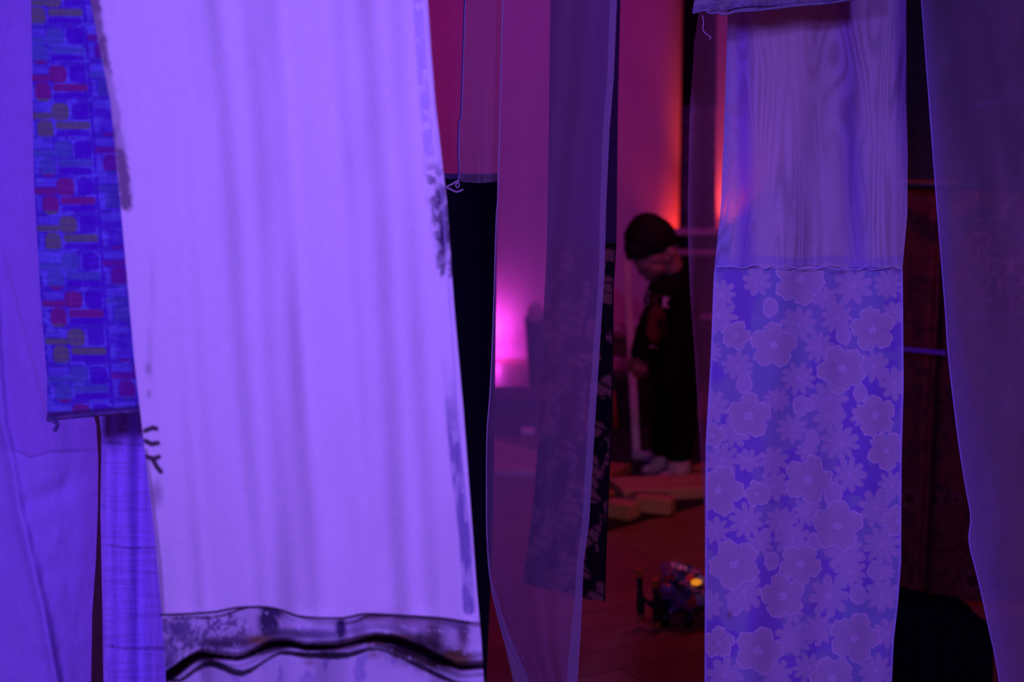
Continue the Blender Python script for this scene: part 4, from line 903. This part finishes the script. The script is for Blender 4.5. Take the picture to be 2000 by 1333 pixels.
# ================================================================== THE CHILD
Yk = on_floor(1310, 935, ZM).y
def K3(px, py, d=0.0): return at(px, py, Yk+d)
def remeshed(name, bm, mat, voxel, parent=None, smooth_it=6):
    me = bpy.data.meshes.new(name); bm.to_mesh(me); bm.free()
    o = bpy.data.objects.new(name, me); COL.objects.link(o)
    r = o.modifiers.new('r', 'REMESH'); r.mode = 'VOXEL'; r.voxel_size = voxel
    s = o.modifiers.new('s', 'SMOOTH'); s.factor = 0.6; s.iterations = smooth_it
    dg = bpy.context.evaluated_depsgraph_get(); m2 = bpy.data.meshes.new_from_object(o.evaluated_get(dg))
    for v in m2.vertices:
        if v.co.z < ZM+0.001: v.co.z = ZM+0.001
    o.modifiers.clear(); bpy.data.objects.remove(o); m2.name = name; m2.materials.clear()
    return link_mesh(name, m2, mat, parent)
M_skin = solid_mat('skin', (0.40, 0.22, 0.16), 0.55, (0.37, 0.20, 0.145), 30, spec=0.35)
M_hair = solid_mat('black_hair', (0.010, 0.007, 0.006), 0.6, (0.016, 0.011, 0.009), 60, stretch=(1, 1, 6), bump=0.5, spec=0.2)
M_shirt = solid_mat('black_shirt', (0.008, 0.007, 0.009), 0.9, spec=0.1); M_pants = solid_mat('black_trousers', (0.006, 0.006, 0.007), 0.9, spec=0.1)
M_sock = solid_mat('grey_sock', (0.70, 0.62, 0.70), 0.9, (0.45, 0.40, 0.45), 50, spec=0.1)
kid = empty('child', (K3(1312, 940).x, Yk, ZM), 'child in black long-sleeved shirt and trousers standing with head bowed over toys', 'person')
S_ = Yk/FPX   # metres in one picture pixel at the child
bm = bmesh.new()
# skull and face, bowed and turned to the left
add_ball(bm, K3(1272, 472, 0.0), (0.090, 0.078, 0.082))
add_ball(bm, K3(1277, 500, -0.01), (0.066, 0.060, 0.060))
add_ball(bm, K3(1266, 515, -0.012), (0.050, 0.050, 0.046))      # brow / cheek mass
add_ball(bm, K3(1280, 524, -0.020), (0.042, 0.046, 0.040))      # near cheek
add_ball(bm, K3(1272, 535, -0.008), (0.030, 0.036, 0.030))      # mouth area
add_ball(bm, K3(1279, 543, -0.006), (0.022, 0.026, 0.019))      # chin
add_ball(bm, K3(1248, 512, -0.008), (0.024, 0.040, 0.022))      # forehead
limb(bm, [(K3(1255, 517, -0.012), 0.007), (K3(1251, 528, -0.014), 0.0085), (K3(1250, 534, -0.014), 0.0095)])   # nose
add_ball(bm, K3(1255, 534, -0.024), 0.006)
add_ball(bm, K3(1260, 541, -0.014), (0.008, 0.014, 0.006)); add_ball(bm, K3(1264, 546, -0.014), (0.008, 0.013, 0.006))   # lips
add_ball(bm, K3(1270, 518, -0.052), (0.015, 0.010, 0.010))      # closed eye bulge
limb(bm, [(K3(1259, 512, -0.045), 0.007), (K3(1270, 510, -0.054), 0.007), (K3(1282, 512, -0.056), 0.006)])     # brow ridge
add_ball(bm, K3(1310, 494, -0.052), (0.017, 0.009, 0.024), Matrix.Rotation(-0.35, 3, 'Y'))     # ear
limb(bm, [(K3(1303, 505, -0.052), 0.007), (K3(1307, 511, -0.050), 0.007)])
limb(bm, [(K3(1300, 500, 0.0), 0.050), (K3(1318, 535, 0.01), 0.046), (K3(1325, 560, 0.01), 0.055)])            # neck
# trunk
limb(bm, [(K3(1310, 572, 0), 0.070), (K3(1312, 620, 0), 0.085), (K3(1316, 670, 0), 0.088), (K3(1318, 720, 0), 0.086)], 20)
# legs
limb(bm, [(K3(1308, 725, -0.045), 0.062), (K3(1312, 800, -0.05), 0.048), (K3(1326, 880, -0.05), 0.034), (K3(1326, 925, -0.05), 0.030)], 16)
limb(bm, [(K3(1316, 725, 0.045), 0.062), (K3(1300, 800, 0.06), 0.048), (K3(1296, 872, 0.07), 0.034), (K3(1294, 905, 0.07), 0.029)], 16)
limb(bm, [(K3(1328, 930, -0.045), 0.030), (K3(1314, 935, -0.05), 0.026), (K3(1296, 937, -0.055), 0.020)]); limb(bm, [(K3(1294, 912, 0.075), 0.030), (K3(1282, 918, 0.07), 0.024), (K3(1268, 920, 0.06), 0.019)])
# arms
armN = [(K3(1296, 580, -0.075), 0.044), (K3(1282, 625, -0.11), 0.034), (K3(1268, 662, -0.13), 0.030), (K3(1255, 690, -0.15), 0.022), (K3(1250, 700, -0.155), 0.018)]
armF = [(K3(1300, 580, 0.075), 0.044), (K3(1272, 622, 0.10), 0.034), (K3(1258, 655, 0.09), 0.028), (K3(1246, 690, 0.05), 0.020)]
limb(bm, armN); limb(bm, armF)
def hand(bm, wrist, d, curl, side, s=0.72):
    """palm, four unequal curled fingers and a thumb from the side of the palm"""
    d = d.normalized(); up = Vector((0, -1, 0)) if side > 0 else Vector((0, 1, 0)); across = d.cross(up).normalized(); nrm = across.cross(d).normalized()
    palm_end = wrist+d*0.060*s
    for a in (-0.016, -0.005, 0.006, 0.016): limb(bm, [(wrist+across*a*0.6*s, 0.012*s), (palm_end+across*a*1.3*s, 0.0105*s)], 10)
    for i, (a, L_) in enumerate(((-0.023, 0.046), (-0.008, 0.056), (0.008, 0.052), (0.022, 0.040))):
        p0 = palm_end+across*a*s; dirn = d.copy(); pts = [(p0, 0.0085*s)]; ang = curl*(0.8+0.12*i)
        for k in range(3):
            dirn = (dirn*math.cos(ang)-nrm*math.sin(ang)*(1 if side > 0 else -1)).normalized(); p0 = p0+dirn*L_*s*(0.42, 0.32, 0.26)[k]; pts.append((p0, (0.0078, 0.0070, 0.0060)[k]*s)); ang *= 0.8
        limb(bm, pts, 10)
    t0 = wrist+d*0.018*s-across*0.016*s; td = (d*0.7-across*0.7-nrm*0.2).normalized(); t1 = t0+td*0.030*s; td2 = (d*0.95-across*0.2).normalized()
    limb(bm, [(t0, 0.011*s), (t1, 0.0088*s), (t1+td2*0.024*s, 0.0070*s)], 10)
hand(bm, K3(1250, 702, -0.155), Vector((-0.15, -0.1, -1)), 0.45, 1); hand(bm, K3(1245, 694, 0.05), Vector((-0.35, -0.1, -1)), 0.5, -1)
remeshed('body', bm, M_skin, 0.0032, kid, 4)
# hair cap
bm = bmesh.new()
add_ball(bm, K3(1270, 466, 0.004), (0.105, 0.094, 0.092), Matrix.Rotation(0.12, 3, 'Y'), 40)
add_ball(bm, K3(1245, 485, -0.004), (0.055, 0.075, 0.050)); add_ball(bm, K3(1295, 478, 0.01), (0.050, 0.078, 0.062))
add_ball(bm, K3(1302, 500, 0.035), (0.036, 0.050, 0.045)); add_ball(bm, K3(1265, 445, 0), (0.075, 0.08, 0.06))
for k in range(16):
    t = k/15; limb(bm, [(K3(1225+60*t, 490+8*math.sin(k*2.1), -0.055-0.015*math.sin(3*t)), 0.010), (K3(1227+60*t-2, 507-4*t*2+3*math.sin(k*1.7), -0.052-0.012*math.sin(3*t)), 0.005)], 8)
# hollow for the face: the cap is cut away below the fringe line
me_ = None
hair = remeshed('hair', bm, M_hair, 0.005, kid, 3)
hb = bmesh.new(); hb.from_mesh(hair.data)
cut_pts = [(1200, 508), (1231, 512), (1255, 509), (1277, 506), (1292, 500), (1299, 488), (1306, 480), (1316, 478)]
dele = []
for v in hb.verts:
    c_ = v.co; rel = c_-Vector((0, 0, CZ)); zc = rel.y*cp-rel.z*sp; pxx = 1000+FPX*rel.x/zc; pyy = 666.5-FPX*(rel.y*sp+rel.z*cp)/zc
    lim = np.interp(pxx, [a for a, b in cut_pts], [b for a, b in cut_pts])
    if c_.y < Yk+0.01 and pyy > lim: v.co.z += 0; dele.append((v, lim, pyy))
for v, lim, pyy in dele:   # tuck the lower front of the cap inside the head
    v.co += (K3(1280, 490, 0.01)-v.co)*min(0.85, (pyy-lim)/9)
hb.to_mesh(hair.data); hb.free()
# shirt
bm = bmesh.new()
limb(bm, [(K3(1320, 545, 0.012), 0.058), (K3(1312, 572, 0), 0.084), (K3(1310, 620, 0), 0.097), (K3(1313, 670, 0), 0.100), (K3(1315, 725, 0), 0.100), (K3(1316, 748, 0), 0.097)], 24)
add_ball(bm, K3(1282, 588, -0.03), (0.050, 0.075, 0.065)); add_ball(bm, K3(1280, 625, -0.02), (0.045, 0.075, 0.080)); add_ball(bm, K3(1334, 535, 0.01), (0.030, 0.05, 0.05)); add_ball(bm, K3(1290, 578, -0.05), 0.058); add_ball(bm, K3(1325, 580, 0.04), 0.07); add_ball(bm, K3(1326, 545, 0.01), (0.055, 0.06, 0.055)); add_ball(bm, K3(1292, 560, -0.01), (0.055, 0.06, 0.028))
limb(bm, [(K3(1332, 560, 0), 0.055), (K3(1330, 650, 0), 0.085), (K3(1332, 730, 0), 0.085)], 20)
limb(bm, [(p, r+0.012) for p, r in armN[:4]]); limb(bm, [(p, r+0.012) for p, r in armF])
shirt = remeshed('shirt', bm, M_shirt, 0.006, kid, 3)
bm = bmesh.new()
limb(bm, [(K3(1310, 712, -0.035), 0.070), (K3(1308, 740, -0.045), 0.078), (K3(1312, 800, -0.05), 0.066), (K3(1326, 850, -0.05), 0.058), (K3(1326, 885, -0.05), 0.056)], 16)
limb(bm, [(K3(1316, 712, 0.035), 0.070), (K3(1318, 740, 0.045), 0.078), (K3(1302, 800, 0.06), 0.064), (K3(1296, 850, 0.07), 0.052), (K3(1294, 874, 0.07), 0.050)], 16)
limb(bm, [(K3(1334, 735, 0.0), 0.075), (K3(1336, 800, -0.02), 0.055), (K3(1338, 870, -0.03), 0.04)])
remeshed('trousers', bm, M_pants, 0.006, kid, 3)
bm = bmesh.new(); limb(bm, [(K3(1326, 876, -0.05), 0.046), (K3(1327, 905, -0.05), 0.048), (K3(1326, 922, -0.05), 0.048), (K3(1316, 934, -0.05), 0.038), (K3(1297, 937, -0.06), 0.030)]); remeshed('sock', bm, M_sock, 0.005, kid, 2)
bm = bmesh.new(); limb(bm, [(K3(1294, 866, 0.07), 0.038), (K3(1294, 890, 0.07), 0.037), (K3(1292, 908, 0.07), 0.037), (K3(1280, 917, 0.07), 0.030), (K3(1264, 920, 0.06), 0.024)]); remeshed('sock', bm, M_sock, 0.005, kid, 2)
# the print on the shirt, wrapped onto the cloth
dg = bpy.context.evaluated_depsgraph_get(); bpy.context.view_layer.update()
tree = BVHTree.FromPolygons([v.co.copy() for v in shirt.data.vertices], [tuple(p.vertices) for p in shirt.data.polygons])
def on_shirt(px, py, off=0.0012):
    x, dy, dz = ray(px, py); dr = Vector((x, dy, dz)).normalized(); h = tree.ray_cast(Vector((0, 0, CZ)), dr)
    if h[0] is None: return K3(px, py, -0.09)
    return h[0]-dr*off
def decal(name, polys, mat, off=0.0012):
    vs = []; fs = []
    for poly in polys:          # thin strokes of quads (list of centre points with half width)
        for (x0, y0), (x1, y1), hw in poly:
            L_ = math.hypot(x1-x0, y1-y0); nx, ny = -(y1-y0)/L_*hw, (x1-x0)/L_*hw; n = max(2, int(L_/2)); b = len(vs)
            for i in range(n+1):
                t = i/n; cx_, cy_ = x0+(x1-x0)*t, y0+(y1-y0)*t
                vs += [on_shirt(cx_+nx, cy_+ny, off), on_shirt(cx_-nx, cy_-ny, off)]
            fs += [(b+2*i, b+2*i+1, b+2*i+3, b+2*i+2) for i in range(n)]
    me = bpy.data.meshes.new(name); me.from_pydata(vs, [], fs); me.update(); return link_mesh(name, me, mat, shirt)
M_pr = solid_mat('print_lilac', (0.85, 0.75, 1.0), 0.8); M_prr = solid_mat('print_red', (0.12, 0.004, 0.012), 0.8); M_prd = solid_mat('print_dull', (0.12, 0.02, 0.03), 0.8); M_prk = solid_mat('print_black', (0.01, 0.01, 0.014), 0.8)
def strokes(pts, hw): return [(a, b, hw) for a, b in zip(pts[:-1], pts[1:])]
decal('printed_letter', [strokes([(1270, 573), (1264, 571), (1261, 577), (1265, 584), (1267, 591), (1264, 596), (1260, 596)], 1.7)], M_pr)
decal('printed_letter', [strokes([(1298, 580), (1296, 601)], 2.0), strokes([(1306, 581), (1298, 591), (1305, 602)], 2.0)], M_pr)
decal('printed_letter', [strokes([(1275, 576), (1275, 595)], 1.8)], M_prd)
decal('printed_letter', [strokes([(1290, 579), (1283, 578), (1280, 587), (1283, 597), (1289, 598)], 1.8)], M_prd)
def disc(name, cx_, cy_, rx, ry, mat, off, fn=None):
    vs = [on_shirt(cx_, cy_, off)]; fs = []; nr, na = 8, 32
    for r in range(1, nr+1):
        for k in range(na):
            a = 2*math.pi*k/na; q = (fn(a) if fn else 1)*r/nr; vs.append(on_shirt(cx_+rx*q*math.cos(a), cy_+ry*q*math.sin(a), off))
    fs += [(0, 1+k, 1+(k+1) % na) for k in range(na)]
    for r in range(nr-1):
        for k in range(na): a0 = 1+r*na+k; a1 = 1+r*na+(k+1) % na; fs.append((a0, a0+na, a1+na, a1))
    me = bpy.data.meshes.new(name); me.from_pydata(vs, [], fs); me.update(); return link_mesh(name, me, mat, shirt)
disc('red_print', 1283, 636, 20, 37, M_prr, 0.0012, lambda a: 1+0.06*math.sin(3*a+1)+0.05*math.sin(5*a))
disc('dark_print_spot', 1290, 632, 8, 12, M_prk, 0.0024)
decal('print_underline', [strokes([(1268, 677), (1278, 678), (1287, 681)], 1.2)], M_pr)
